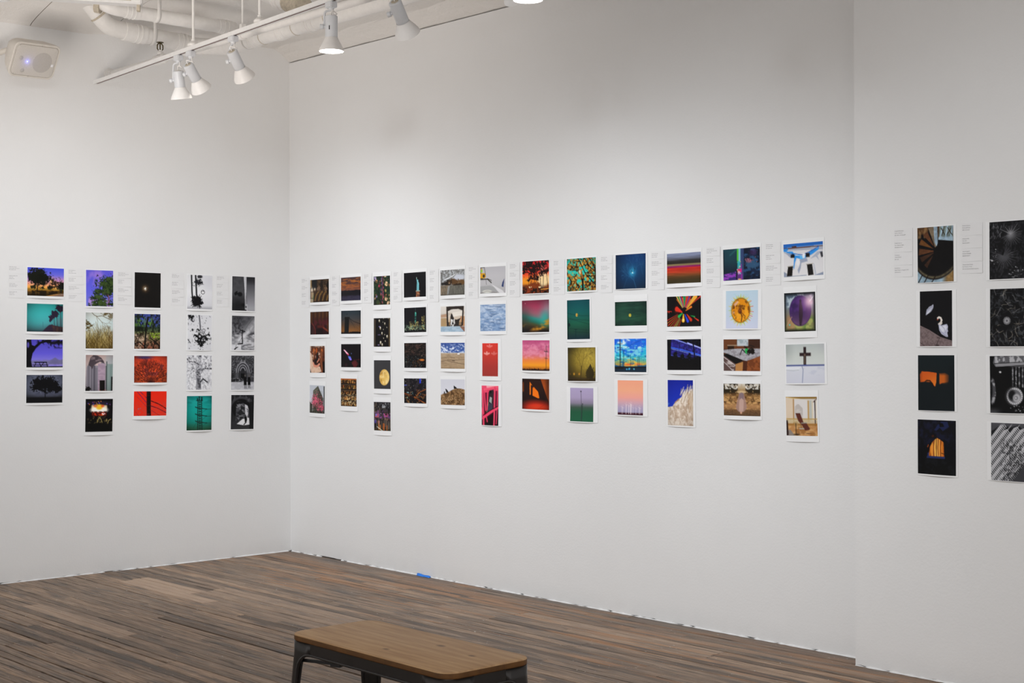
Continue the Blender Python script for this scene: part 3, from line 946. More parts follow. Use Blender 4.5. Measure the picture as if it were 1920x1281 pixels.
    def crown(s, x, y, rx, ry, c, rough=.6, f=8, al=1):
        dx, dy = (s.X - x) / rx, (s.Y - y) / ry
        d = 1 - np.sqrt(dx * dx + dy * dy)
        n = s.N(f * 1.3 * max(s.a, .8), f * 1.3, 2, .6); n2 = s.N(f * 4 * max(s.a, .8), f * 4, 2, .7)
        m = np.clip((d + (n - .5) * rough * 1.1 + (n2 - .5) * rough * 1.1) * 12 + .5, 0, 1)
        return s.put(m, c, al)

    def glow(s, x, y, r, c, al=1):
        d = np.hypot((s.X - x) * s.a, s.Y - y) / r
        return s.put(np.exp(-d * d), c, al)

    def V(s, k=.4, p=2.2):
        d = np.sqrt(((s.X - .5) * 2) ** 2 + ((s.Y - .5) * 2) ** 2) / 1.41
        s.im *= (1 - k * d ** p)[..., None]; return s

    def G(s, amp=.1, fx=30, fy=30):
        s.im *= (1 + (s.N(fx, fy, 2) - .5) * 2 * amp)[..., None]; return s

    def T(s, x, y, l, ang, dep, w, c, sp=.5, al=1, sh=.72):
        segs = []

        def go(x, y, l, a, d, w):
            x2 = x + math.cos(a) * l / s.a; y2 = y - math.sin(a) * l
            segs.append(((x, y), (x2, y2), w))
            if d:
                for k in (-1, 1) if s.rr.random() < .8 else (-1, 0, 1):
                    go(x2, y2, l * sh * s.rr.uniform(.75, 1.15), a + k * sp * s.rr.uniform(.45, 1.2), d - 1, w * .66)
        go(x, y, l, ang, dep, w)
        m = np.zeros((s.h, s.w), np.float32)
        for a, b, w in segs: m = np.maximum(m, s.lm([a, b], max(w, .006)))
        return s.put(m, c, al)

    def D(s, n, x0, y0, x1, y1, r0, r1, cols, al=1, soft=.01, asp=1.0):
        for i in range(n):
            r = s.rr.uniform(r0, r1)
            s.E(s.rr.uniform(x0, x1), s.rr.uniform(y0, y1), r / s.a * asp, r, s.rr.choice(cols.split()), al, soft)
        return s

    def S(s, n, x0, y0, x1, y1, l, ang, w, cols, al=1, ja=.3):
        """short strokes"""
        for c in cols.split():
            m = np.zeros((s.h, s.w), np.float32)
            for i in range(n):
                x, y = s.rr.uniform(x0, x1), s.rr.uniform(y0, y1); a = ang + s.rr.uniform(-ja, ja); q = l * s.rr.uniform(.5, 1.3)
                m = np.maximum(m, s.lm([(x, y), (x + math.cos(a) * q / s.a, y - math.sin(a) * q)], w))
            s.put(m, c, al)
        return s

    def grid(s):
        return s.im.reshape(s.h // SS, SS, s.w // SS, SS, 3).mean((1, 3))


PI = math.pi
ART = {}


def art(desc):
    def f(fn): ART[fn.__name__] = (fn, desc); return fn
    return f


# ---- left wall
@art('a dark oak tree at sunset under a blue and pink sky')
def L1r1(p):
    p.bg((0, '3f4fd6'), (.25, '6a68d8'), (.45, 'c78cc0'), (.55, 'e79a8a'), (.68, 'f0a94e'), (.76, 'b87a2c'), (.8, '6b4a16'), (1, '1c1408'))
    p.F('f4b65c', 4, 5, .5, p.em(.68, .58, .3, .2, .15), .8)
    p.crown(.76, .56, .15, .15, '2a2014', 1.1, 9); p.crown(.62, .68, .08, .07, '1a170c', .7); p.crown(.95, .66, .12, .18, '12130c', .5); p.crown(.17, .68, .07, .06, '22220f', .7); p.crown(.38, .7, .07, .06, '1a1a0c', .7)
    p.B(0, .74, 1, .77, '5d6b2a', .5); p.B(0, .78, .6, .84, 'a3722a', .7, .03)
    p.crown(.3, .32, .29, .27, '14160f', .55, 9); p.crown(.4, .42, .2, .16, '101209', .6, 9); p.crown(.18, .42, .15, .12, '12140c', .7, 8)
    p.L([(.26, .82), (.28, .66), (.29, .45)], .04, '0e0c08'); p.F('1a1206', 8, 5, .5, p.bm(0, .8, 1, 1), .9)
    p.P([(.5, 1), (.72, .92), (1, .88), (1, 1)], '8f7464', .9); p.P([(.45, 1), (.8, .9), (.9, .9), (.62, 1)], 'b07a3a', .8)


@art('palm trees beside a path in turquoise fog')
def L1r2(p):
    p.bg((0, '2fb3ae'), (.4, '40aeb0'), (.7, '4f9aa0'), (.9, '4b7078'), (1, '30353c'))
    p.glow(.2, .45, .5, '3fb9b8', .6)
    p.E(.92, .6, .1, .1, '6f8a94', .5, .1)
    for x, y, r in ((.9, .17, .1), (.76, .35, .09), (.68, .48, .075), (.64, .58, .05)): p.crown(x, y, r, r * 1.25, '2c2136', .5, 6)
    for x, y in ((.92, .2), (.82, .4), (.74, .5)): p.L([(x, y), (x + .015, .85)], .02, '3a2a38')
    p.P([(.4, 1), (.52, .84), (.6, .75), (.7, .72), (.8, 1)], '352a3e'); p.P([(.66, .74), (1, .82), (1, 1), (.72, 1)], '45323a'); p.F('6a4a3a', 14, 8, .55, p.pm([(.66, .76), (1, .84), (1, 1), (.74, 1)]), .6)
    p.L([(.44, .65), (.44, .84)], .012, '3a6a78'); p.V(.5)


@art('a picnic bench under a black tree on a violet dusk')
def L1r3(p):
    p.bg((0, '4a43b4'), (.5, '6259d6'), (.72, '7d74d8'), (.8, '6f6a9a'), (.93, '8478d0'), (1, '4a4a90'))
    p.P([(.5, .88), (.62, .76), (.78, .64), (.9, .74), (1, .7), (1, .88)], '6a668e', .9); p.F('77739a', 8, 6, .5, p.bm(.15, .72, 1, .86, .05), .5)
    p.F('a89ae0', 8, 30, .55, p.bm(.15, .87, 1, .95), .5)
    p.P([(0, 0), (.13, 0), (.15, .2), (.22, .24), (.34, .1), (.5, .03), (.6, .0), (.75, 0), (.6, .08), (.4, .15), (.26, .32), (.17, .5), (.13, .75), (.16, 1), (0, 1)], '0b0a10')
    p.F('0d0b14', 10, 6, .5, p.bm(.3, 0, 1, .16, .1), 1); p.F('0d0b14', 9, 6, .62, p.bm(.6, .05, 1, .3, .1), .9); p.E(.05, .2, .03, .1, '6a60d0', .8)
    p.B(0, .955, 1, 1, '0d1206'); p.L([(.22, .81), (.54, .81)], .035, '0b0a12'); p.L([(.17, .91), (.58, .91)], .03, '0b0a12')
    for a, b in ((.24, .21), (.32, .4), (.45, .37), (.52, .56)): p.L([(a + .02, .82), (b, .96)], .025, '0b0a12')


@art('a spreading tree silhouette in grey-blue fog')
def L1r4(p):
    p.bg((0, '7d84a0'), (.4, '6c7289'), (.68, '5a5e70'), (.78, '3c3e48'), (.82, '15161a'), (1, '0c0c0f'))
    p.V(.6)
    for x, r in ((.31, .065), (.5, .08), (.68, .08), (.84, .06)): p.E(x, .68, r, .07, '45485a', .8, .06)
    p.crown(.46, .33, .29, .27, '0b0b0e', .5, 9); p.crown(.66, .34, .24, .24, '0b0b0e', .55, 9); p.crown(.82, .5, .16, .11, '0b0b0e', .9, 8); p.crown(.25, .42, .12, .1, '0b0b0e', .9, 8)
    p.L([(.51, .82), (.52, .6), (.5, .4)], .035, '0b0b0e'); p.B(0, .8, 1, 1, '0c0c0f', .9, .05)


@art('a pine crown and a flying bird on a bright violet-blue sky')
def L2r1(p):
    p.bg((0, '5a55cf'), (.5, '5f5fda'), (1, '6f74d2'))
    p.F('a882d8', 3, 3, .55, p.bm(.1, 0, 1, .4, .2), .7, .3); p.F('c090d0', 4, 3, .55, p.bm(0, .75, 1, 1, .1), .7, .2)
    for x, y, rx, ry in ((.82, .27, .2, .1), (.72, .4, .3, .12), (.85, .5, .2, .12), (.45, .6, .16, .07), (.75, .62, .25, .09), (.4, .75, .2, .08), (.55, .9, .3, .1), (.9, .36, .15, .1), (.3, .96, .15, .04)):
        p.crown(x, y, rx, ry, '1c2a16', .9, 10); p.crown(x + .02, y - .015, rx * .7, ry * .6, '3f5424', 1.3, 14, .9)
    p.L([(.82, 1), (.83, .8), (.8, .68)], .035, '7a4a5a'); p.L([(.82, .78), (.98, .7)], .012, '5a3a4a'); p.L([(.8, .7), (.66, .6)], .012, '3a2a2a')
    p.crown(.9, .93, .12, .05, '22301a', 1.2, 12)
    p.P([(.37, .19), (.4, .15), (.41, .11), (.435, .14), (.46, .155), (.42, .17)], '10101a')


@art('tall dry grass under bare twigs and a pale sky')
def L2r2(p):
    p.bg((0, 'd5d9d2'), (.3, 'd2e2e2'), (.5, 'c6cfc8'), (.64, 'a5a080'), (.75, '7d6a3a'), (1, '5e4a20'))
    p.S(60, -.1, .6, 1.1, 1.1, .22, 1.57, .008, '8a7434 a89250 5a4418 c4ae74 3e2f12', .9, .7)
    p.S(30, 0, .45, 1, .75, .2, 1.57, .005, '7a6c44 6a5c3c', .8, .5)
    p.L([(.22, 0), (.32, .08), (.42, .11), (.6, .09), (.9, .2)], .014, '5a4c34'); p.L([(.38, .1), (.44, .25), (.43, .4)], .008, '6a5e48'); p.T(.4, .11, .2, -.8, 3, .01, '6a5c44', .6)
    p.crown(.06, .33, .13, .09, '5a4a26', 1.3, 12); p.crown(.72, .03, .1, .04, '6a5a3a', 1.2, 10); p.crown(.92, .08, .1, .08, '7a6a4a', 1.5, 10, .8); p.F('6a4a24', 12, 10, .6, p.bm(.85, .55, 1, 1, .1), .8); p.V(.3, 4)


@art('a striped glass tower topped by a crumpled dark crown')
def L2r3(p):
    p.bg((0, 'c8a9a2'), (.4, 'd2bdba'), (1, 'a89c9e'))
    p.glow(.95, .2, .2, 'c5d2d8', .8); p.P([(.74, 0), (.98, 0), (1, .1), (1, 1), (.74, 1)], 'b4b4b8', .5)
    p.P([(.04, .35), (.12, .28), (.45, .3), (.6, .2), (.72, .24), (.72, 1), (.02, 1)], '8f8a94')
    for i, x in enumerate((.05, .09, .13, .18, .22, .27, .31, .36, .4)): p.B(x, .28 + .01 * i, x + .02, 1, '5c5862' if i % 3 else 'a29aa4', .8)
    p.B(.45, .24, .71, 1, 'b59cae', .9); p.F('8e7a8c', 3, 14, .5, p.bm(.45, .24, .71, 1), .35)
    p.B(.3, .3, .345, 1, '3f3c46', .8); p.B(.2, .35, .22, 1, '48444e', .7)
    p.B(.75, .18, .78, 1, '2f3f42'); p.B(.78, .25, 1, 1, '8ba09c', .9); p.B(.73, .3, .76, 1, '3a4246', .9); p.B(.9, .3, .93, 1, '7a9290', .8)
    p.P([(.12, .22), (.18, .08), (.28, .01), (.42, .02), (.56, .08), (.66, .18), (.68, .24), (.52, .19), (.4, .24), (.3, .3), (.24, .4), (.18, .32), (.1, .29)], '4e444a')
    p.F('8f7c80', 4, 14, .52, p.pm([(.14, .22), (.2, .08), (.3, .02), (.44, .04), (.6, .14), (.45, .17), (.3, .2)]), .9)
    p.B(.51, .7, .7, 1, '14100f'); p.B(.93, .6, 1, 1, '1a1816', .9); p.crown(.05, .97, .14, .08, '100d0c', .5); p.D(6, .5, .96, .75, 1, .008, .014, 'b05030 c08060'); p.V(.25)


@art('a concert stage blazing orange and white over a dark crowd')
def L2r4(p):
    p.bg('08080a', '0a080a', '0c0a08', '060606')
    p.E(.5, .14, .38, .07, '2a2038', .8, .06); p.D(14, .1, .08, .92, .2, .012, .02, '6a5ad0 c07030 803a90 e0a060', .9)
    p.B(.22, .2, .78, .4, 'f0d8b0', .95, .04); p.E(.5, .34, .3, .1, 'fffdf4', 1, .06); p.E(.5, .25, .12, .08, 'f4c030', 1, .05); p.E(.62, .22, .06, .04, 'e05020', .8, .03); p.E(.36, .22, .07, .04, 'e06a30', .8, .03)
    p.B(.25, .4, .75, .52, 'a02410', .95, .04); p.E(.5, .47, .2, .04, 'e03a14', .9, .03); p.F('2a0806', 12, 12, .5, p.bm(.22, .38, .78, .54), .8); p.D(4, .55, .42, .7, .5, .012, .02, 'ffd080 fff')
    p.F('050505', 16, 18, .5, p.bm(0, .5, 1, .72, .03), .95)
    p.S(16, .05, .55, .95, .75, .05, 1.2, .014, '6a5a40 8a7a4a', .8, .8)
    for q in ([(.42, .72), (.46, .62), (.52, .57), (.57, .62), (.6, .7)], [(.75, .68), (.78, .62)], [(.8, .78), (.84, .66), (.92, .62)]): p.L(q, .018, 'b09a5a')
    p.B(0, .75, 1, 1, '060605', .9, .06)


@art('a tiny glowing moon on plain black')
def L3r1(p):
    p.bg('161413', '141210'); p.glow(.4, .46, .09, '6a4a2a', .9); p.glow(.4, .46, .05, 'e8d8b8', .9); p.glow(.41, .46, .03, 'ffffff', 1); p.S(10, .3, .4, .5, .52, .06, 1, .01, '161210', .9, 3)


@art('a wooded stream bank with tree shadows in sunlight')
def L3r2(p):
    p.bg((0, '3a4488'), (.2, '4a5a80'), (.4, '2e4030'), (.52, '6a7448'), (.62, '7a6c50'), (1, '8a5c48'))
    p.F('1a2418', 8, 8, .42, p.bm(0, 0, 1, .5, .03), .9); p.F('4a5ac8', 14, 14, .62, p.bm(.2, 0, 1, .36, .05), .9); p.F('5d8a3a', 12, 12, .62, p.bm(0, .1, .7, .45, .05), .8)
    p.B(0, .36, .35, .5, '10140c', .8, .05); p.F('a2c832', 9, 9, .42, p.bm(.55, .54, 1, .72, .05), .95); p.F('d0b49a', 10, 14, .55, p.bm(0, .58, .5, 1, .04), .9); p.F('a8634a', 9, 9, .55, p.bm(.1, .8, 1, 1, .05), .8)
    for q, w in (([(.38, 1), (.42, .7), (.44, .4), (.52, .1)], .05), ([(.42, .95), (.2, .8), (0, .86)], .03), ([(.6, .7), (.72, .35), (1, .1)], .02), ([(.7, 1), (.78, .8), (1, .68)], .03), ([(.98, 1), (.9, .85), (.6, .68)], .03), ([(.05, .9), (.25, .55)], .02)): p.L(q, w, '14100c')
    p.T(.6, .4, .2, 1.2, 4, .02, '15130e', .5); p.F('1a120c', 14, 12, .6, p.bm(0, .5, 1, 1), .8); p.V(.3)


@art('a bare fanning tree against a blazing orange sky')
def L3r3(p):
    p.bg((0, 'c83c22'), (.15, 'e4482a'), (.5, 'e8502a'), (1, 'e85a26'))
    p.E(.32, .06, .22, .06, '3a3a7a', .85, .06); p.F('6a3050', 5, 5, .6, p.bm(.3, .1, 1, .8, .2), .5)
    for k in range(13):
        a = PI / 2 + (k - 6) * .2
        p.T(.49, 1.02, .26, a, 4, .022, '33140e', .34, .9, .8)
    p.F('5a1c14', 20, 16, .62, p.em(.5, .65, .6, .5, .2), .8); p.V(.5, 3)


@art('a utility pole and cables on a flat red sky, tilted lines')
def L3r4(p):
    p.bg('e8260f', 'e62c14', 'dc3422'); p.F('b8504a', 40, 30, .62, p.bm(0, .4, 1, 1, .3), .7)
    p.B(.385, 0, .51, 1, '100806'); p.F('3a1410', 6, 10, .7, p.bm(.385, 0, .51, 1), .6)
    for q, w, c in (([(.53, .4), (.75, .52), (1, .72)], .035, '1c0a10'), ([(.52, .6), (.7, .68), (1, .88)], .03, '3a1430'), ([(.53, .78), (.8, 1)], .016, '6a2440'), ([(.18, 0), (.38, .27)], .022, '3a1850'), ([(.1, .02), (.38, .46)], .02, '3a1a60'), ([(.08, .2), (.38, .62)], .016, '7a3050'), ([(0, .7), (.15, 1)], .012, '7a3050')): p.L(q, w, c)
    p.F('e8260f', 20, 20, .62, p.bm(0, 0, .38, 1), .8); p.F('e8260f', 24, 24, .66, p.bm(.53, .3, 1, 1), .7); p.D(3, .12, .68, .22, .74, .012, .018, '5a7a98'); p.B(.38, .9, .48, .96, '5a1a20', .8)


@art('an upside-down palm reflection with a soccer ball shape, black and white')
def L4r1(p):
    p.bg((0, 'dcdcde'), (.5, 'e6e6e8'), (.9, 'd4d4d8'), (1, '9a9aa0')); p.glow(.95, .2, .35, 'c4c4cc', .6)
    p.L([(.17, 0), (.19, .5), (.22, .8)], .045, '1a1a1c'); p.L([(.33, 0), (.35, .3), (.37, .6)], .05, '161618')
    for k in range(22):
        a = k * 2 * PI / 22; l = .19 + .05 * math.sin(k * 5)
        p.L([(.38, .78), (.38 + math.cos(a) * l / p.a, .78 + math.sin(a) * l)], .05, '111113', 1, .012)
    p.crown(.38, .78, .2, .15, '0f0f11', .5); p.E(.5, .05, .1, .05, '26262a', .95, .02); p.E(.46, .23, .1, .05, '1e1e22', .95, .03); p.crown(.46, .24, .14, .07, '1e1e22', 1.3); p.L([(.42, .05), (.42, .25)], .012, '3a3a40')
    p.E(.615, .5, .075, .062, '1c1c20'); p.E(.615, .5, .058, .047, 'f2f2f4'); p.D(3, .58, .46, .65, .54, .008, .013, '2a2a2e')


@art('splattered ink-like droplets around a hanging bloom, black and white')
def L4r2(p):
    p.bg('d6d6da', 'dadadd', 'd2d2d6'); p.L([(.47, 0), (.5, .2), (.53, .42)], .04, '5a5a60')
    p.crown(.1, .06, .15, .09, '141416', 1.1, 10); p.E(.22, .16, .06, .05, '2e2e32'); p.E(.23, .15, .03, .03, 'e0e0e4')
    p.crown(.56, .66, .25, .17, '101012', 1.2, 9)
    for x, y, r in ((.66, .44, .05), (.36, .68, .055), (.5, .61, .04), (.6, .72, .03), (.56, .5, .03)): p.E(x, y, r / p.a, r, '202024'); p.E(x, y, r * .72 / p.a, r * .72, 'ececf0'); p.E(x, y, r * .2 / p.a, r * .2, '202024')
    p.D(46, .02, .02, .98, .98, .006, .017, '2a2a2e 606066 101012', .9, .008, .6); p.L([(.02, .7), (.12, .8)], .022, '2a2a2e')
    p.E(.2, .43, .035, .035, '1c1c20'); p.E(.84, .38, .03, .022, '2c2c30'); p.E(.92, .68, .02, .02, '2c2c30'); p.D(14, 0, 0, 1, .3, .01, .02, '8a8a90 b8b8bc', .6)


@art('a pale gnarled tree trunk in high contrast, black and white')
def L4r3(p):
    p.bg('cfcfd3', 'd6d6da'); p.F('5a5a60', 16, 16, .56, p.bm(0, 0, .45, .65, .1), .85); p.F('4a4a50', 14, 14, .58, p.bm(.5, 0, 1, .4, .1), .8); p.F('8a8a90', 14, 14, .55, p.bm(0, .4, 1, 1, .1), .5); p.F('f0f0f2', 8, 8, .56, None, .6)
    p.P([(.46, 0), (.6, 0), (.56, .2), (.62, .35), (.54, .5), (.56, .7), (.56, 1), (.36, 1), (.38, .7), (.34, .5), (.36, .32), (.44, .18)], '8e8e94'); p.F('3c3c42', 5, 14, .52, p.pm([(.46, 0), (.6, 0), (.56, .2), (.62, .35), (.54, .5), (.56, .7), (.56, 1), (.46, 1), (.38, .5), (.44, .18)]), .8)
    p.L([(.56, .5), (.62, .42), (.72, .38), (1, .39)], .045, '66666c'); p.L([(.7, .39), (1, .4)], .018, '1e1e22'); p.L([(.54, .78), (.64, .68), (.74, .74), (.82, .78)], .035, '303034'); p.L([(0, .1), (.1, .18), (.3, .2), (.42, .24)], .03, '4a4a50'); p.L([(.4, .5), (.48, .6)], .03, '202024'); p.F('e4e4e8', 22, 22, .6, p.bm(0, 0, 1, .6), .7)


@art('a lattice telecom tower on a teal green sky')
def L4r4(p):
    p.bg((0, '0f9a94'), (.4, '10a59a'), (.75, '149284'), (1, '2c5a3a')); p.V(.45); p.F('2cb4ae', 2, 6, .55, p.bm(0, 0, 1, .3, .2), .4, .3)
    for x in (.44, .58): p.L([(x, .12), (x - (.02 if x < .5 else -.02), 1)], .022, '122420')
    p.L([(.51, .02), (.51, 1)], .016, '122420')
    for i in range(13): y = .16 + i * .068; p.L([(.43, y), (.6, y + .05)], .013, '142822'); p.L([(.6, y), (.43, y + .05)], .013, '142822')
    for y in (.34, .54, .74): p.L([(.34, y - .015), (.44, y + .015)], .026, '142420'); p.L([(.6, y + .02), (.78, y + .055), (.98, y + .05)], .014, '1c4a40'); p.L([(.46, y + .02), (.8, y + .05)], .02, '142420'); p.L([(.62, y + .14), (.78, y + .06)], .008, '14504a')
    p.B(.4, .06, .44, .14, '0f1e1c'); p.B(.56, .04, .62, .15, '0f1e1c'); p.L([(.38, .14), (.62, .14)], .02, '0f1e1c'); p.B(.47, .02, .51, .14, '0f1e1c'); p.L([(.2, 1), (.42, .72)], .008, '14403a'); p.L([(0, .05), (1, .1)], .007, '0c7a74')


@art('a pale streak splitting a grey sky above signal lamps, black and white')
def L5r1(p):
    p.bg('3a3a3d', '48484b', '1c1c1e'); p.F('5a5a5e', 5, 9, .5, p.bm(0, 0, .5, .8, .1), .4, .4)
    p.P([(.5, 0), (.64, 0), (.6, .6), (.63, 1), (.56, 1), (.54, .4)], 'c2c2c6'); p.B(.62, 0, 1, 1, '3c3c40', 1, .02)
    m = p.bm(.62, 0, 1, 1); p.put(m * np.clip((p.Y - .1) / .8, 0, 1), 'a4a4aa', .95); p.put(m * np.clip((.25 - p.Y) * 5, 0, 1), '242427', 1)
    p.E(.34, .52, .1, .065, '111113', .95, .03); p.crown(.17, .5, .07, .06, '0e0e10', .6); p.L([(.16, .5), (.36, .5)], .02, '131315'); p.E(.48, .83, .08, .05, '0e0e10', .9, .03); p.B(.55, .8, .66, 1, 'c8c8cc', .9); p.E(.6, .88, .03, .03, '3a3a3e'); p.B(.54, .96, .62, 1, '1a1a1c'); p.put(p.bm(0, .6, .5, 1, .3), '141416', .7)


@art('a leaning utility pole under streaked clouds, black and white')
def L5r2(p):
    p.bg('3a3a3e', '58585c', '8a8a8e', '9c9ca0'); p.put(np.clip(1 - np.abs((p.X - .1) * .75 + (p.Y - 1.05) * .9 + .05) * 3.2, 0, 1), 'c6c6ca', .9); p.F('6a6a6e', 4, 8, .5, None, .5, .3); p.F('26262a', 10, 10, .55, p.bm(0, 0, .45, .6, .2), .8)
    p.E(.86, .55, .2, .06, '2e2e32', .8, .06, -.3); p.E(.95, .56, .04, .02, 'e4e4e6', .9); p.F('e2e2e6', 3, 14, .58, p.bm(0, .55, 1, 1, .1), .7, .2); p.E(.5, .6, .25, .06, 'dcdce0', .8, .08, -.6)
    p.L([(.46, .81), (.45, .55), (.47, .42)], .035, '121214'); p.L([(.37, .42), (.57, .46)], .03, '121214'); p.L([(.4, .5), (.54, .48)], .014, '161618'); p.L([(.48, .5), (.72, .25), (1, 0)], .008, '3a3a3e'); p.L([(.46, .6), (.32, .78)], .008, '2a2a2e')
    p.L([(.27, .82), (.46, .81)], .035, '0f0f11'); p.B(0, .84, .42, 1, 'd8d8dc', .9, .05); p.P([(.1, .97), (.2, .91), (.3, .9), (.2, .95), (.14, 1)], '141416'); p.L([(.2, .84), (.16, .92)], .008, '38383c'); p.F('5a5a5e', 3, 16, .55, p.bm(.4, .84, 1, 1), .8)


@art('two figures before a gothic church portal, black and white')
def L5r3(p):
    p.bg('4e4e52', '444448', '3a3a3e', '36363a'); p.F('77777c', 22, 22, .55, p.bm(0, 0, 1, .68), .7); p.F('1c1c1e', 18, 26, .6, p.bm(0, 0, 1, .68), .8)
    for x in (.02, .16, .34, .66, .84, .97): p.B(x, 0, x + .02, .3, '2a2a2e', .8)
    p.P([(.5, 0), (.8, .5), (.73, .5), (.5, .1), (.27, .5), (.2, .5)], '8a8a8e', .8); p.E(.52, .1, .07, .05, '2a2a2c', .9, .01)
    for k in range(6):
        r = .29 - k * .04; p.E(.5, .48, r, .29 - k * .035, '8c8c92' if k % 2 == 0 else '232326', 1, .01)
    p.B(.21, .5, .79, .7, '4a4a4e', .9); p.B(.32, .45, .68, .7, '2a2a2d', .9); p.B(.42, .52, .58, .68, '0c0c0d'); p.B(0, .55, .14, .7, '1c1c1e', .8); p.F('8a8a8e', 30, 16, .6, p.bm(0, .66, .55, .76), .8); p.F('0c0c0e', 24, 12, .5, p.bm(0, .68, .6, .77), .9)
    p.B(0, .77, 1, 1, 'c0c0c5', 1, .02); p.F('a4a4aa', 5, 12, .5, p.bm(0, .77, 1, 1), .6)
    for x in (.6, .77): p.E(x, .585, .035, .028, '55504e'); p.P([(x - .06, .63), (x + .06, .63), (x + .07, .86), (x - .06, .86)], '09090a'); p.L([(x - .03, .86), (x - .02, .95)], .022, '4a4a4c'); p.L([(x + .03, .86), (x + .04, .95)], .022, '3a3a3c')
    p.L([(.62, .96), (.95, .92)], .012, '8a8a90')


@art('a lone walker in a dark arched alley, black and white')
def L5r4(p):
    p.bg('1c1c1e', '141415', '222224', '2e2e30'); p.E(.45, .35, .48, .3, '3c3c3f', .9, .03); p.E(.45, .4, .42, .28, '0e0e0f', 1, .02); p.F('5a5a5e', 8, 8, .58, p.bm(0, 0, 1, .2, .05), .6)
    p.P([(.2, .75), (.22, .4), (.34, .27), (.52, .24), (.7, .3), (.78, .42), (.8, .8)], '434347'); p.F('8e8e92', 7, 12, .55, p.bm(.22, .26, .6, .7, .02), .8); p.F('1a1a1c', 5, 8, .55, p.bm(.22, .3, .6, .75, .02), .9); p.P([(.6, .28), (.72, .32), (.76, .45), (.7, .7), (.62, .68)], 'c4c4c8'); p.F('48484c', 5, 8, .6, p.bm(.62, .4, .76, .7), .8)
    p.P([(.25, .84), (.5, .7), (.78, .66), (.82, .86), (.55, .88)], 'd8d8da'); p.P([(0, .8), (.4, .72), (.25, .84), (.1, 1), (0, 1)], '2a2a2d'); p.P([(.58, .63), (.68, .62), (.7, .72), (.66, .82), (.6, .8)], '0b0b0c'); p.L([(.56, .86), (.64, .8)], .03, '1a1a1c'); p.L([(.27, .78), (.27, .68)], .02, '1a1a1c'); p.E(.63, .6, .025, .025, '1a1a1c')
    p.B(.8, .2, 1, 1, '111112', .9, .04)


# ---- long wall
@art('chairs lined up in a dim brown banquet room')
def B1r1(p):
    p.bg('2c2018', '3a2a1e', '2e2118'); p.B(.12, .0, .36, .42, '14161a', .9, .06); p.B(.0, 0, .08, .35, 'c4a878', .7, .05); p.glow(.1, .45, .1, 'fff0d8', .9); p.glow(.26, .42, .06, 'ffe8c8', .9); p.B(.04, .56, .2, .8, 'c8b08c', .7, .04); p.F('6a5036', 8, 8, .6, p.bm(.4, 0, 1, .5), .5)
    for i in range(4): x = .3 + i * .2; p.L([(x, .9), (x + .05, .68), (x + .16, .55)], .09, '71542f'); p.L([(x + .08, .95), (x + .14, .6)], .03, '2a1d12')
    p.crown(.62, .28, .08, .22, '1e1612', .5); p.crown(.94, .4, .08, .25, '14100e', .4); p.crown(.46, .4, .07, .1, '6a5444', .8); p.crown(.84, .44, .06, .09, '705640', .8); p.B(0, .82, .2, 1, 'd0c0a0', .7, .05); p.L([(.18, .85), (.2, .68)], .04, '5a7a4a')


@art('musicians sitting in deep red-brown shadow')
def B1r2(p):
    p.bg('3a2212', '34180f', '2a1013', '220d10')
    for x in (.02, .24, .46, .64, .84): p.B(x, 0, x + .09, .5, '5c3a1c', .7, .08)
    for x, y in ((.3, .32), (.55, .3), (.72, .34), (.88, .32)): p.E(x, y, .05, .07, '3a1c16', .9, .03); p.crown(x, y + .16, .09, .14, '4a1a1e', .5)
    p.L([(.1, .5), (.2, .6), (.28, .75), (.3, 1)], .07, '5e2420'); p.L([(.18, 1), (.2, .7)], .05, '4e1e1a'); p.B(.4, .6, .75, .7, '5a2018', .8, .05); p.L([(.72, .7), (.95, .85)], .08, '702e20'); p.B(.35, .75, .7, 1, '160809', .8, .06); p.E(.95, .66, .06, .2, '5a3a1e', .6, .06)


@art('hands playing instruments in white sleeves')
def B1r3(p):
    p.bg('5a3a2a', '4a2418', '2a1512', '3a201a'); p.F('e0cbb8', 6, 4, .5, p.bm(.1, 0, 1, .5, .05), .8); p.F('5c2410', 10, 10, .5, p.bm(0, .05, 1, .6), .7)
    p.E(.27, .18, .07, .08, 'b05a28', 1, .02); p.E(.45, .2, .06, .12, 'a8501e', 1, .02); p.E(.8, .2, .06, .1, 'b8602a', 1, .02); p.L([(.78, .25), (.76, .6), (.82, .95)], .13, '7a4226'); p.L([(.3, .2), (.24, .5)], .05, '9a5a30'); p.L([(.5, .3), (.5, .55)], .12, '180e0c'); p.crown(.42, .55, .14, .06, '120a0a', .5)
    p.P([(0, .2), (.1, .3), (.2, .6), (.35, .78), (.68, .76), (.78, .95), (.5, 1), (.1, 1), (0, .8)], 'd8b8a0'); p.L([(.24, .64), (.3, .74), (.5, .76), (.64, .68)], .09, 'd08870'); p.L([(.5, .6), (.62, .5)], .06, 'c07a60'); p.B(.86, .58, 1, 1, '0e0a0a', .9); p.B(0, 0, .08, .2, 'e8d8c8', .7); p.F('b89078', 6, 6, .55, p.bm(.1, .75, .7, 1), .5)


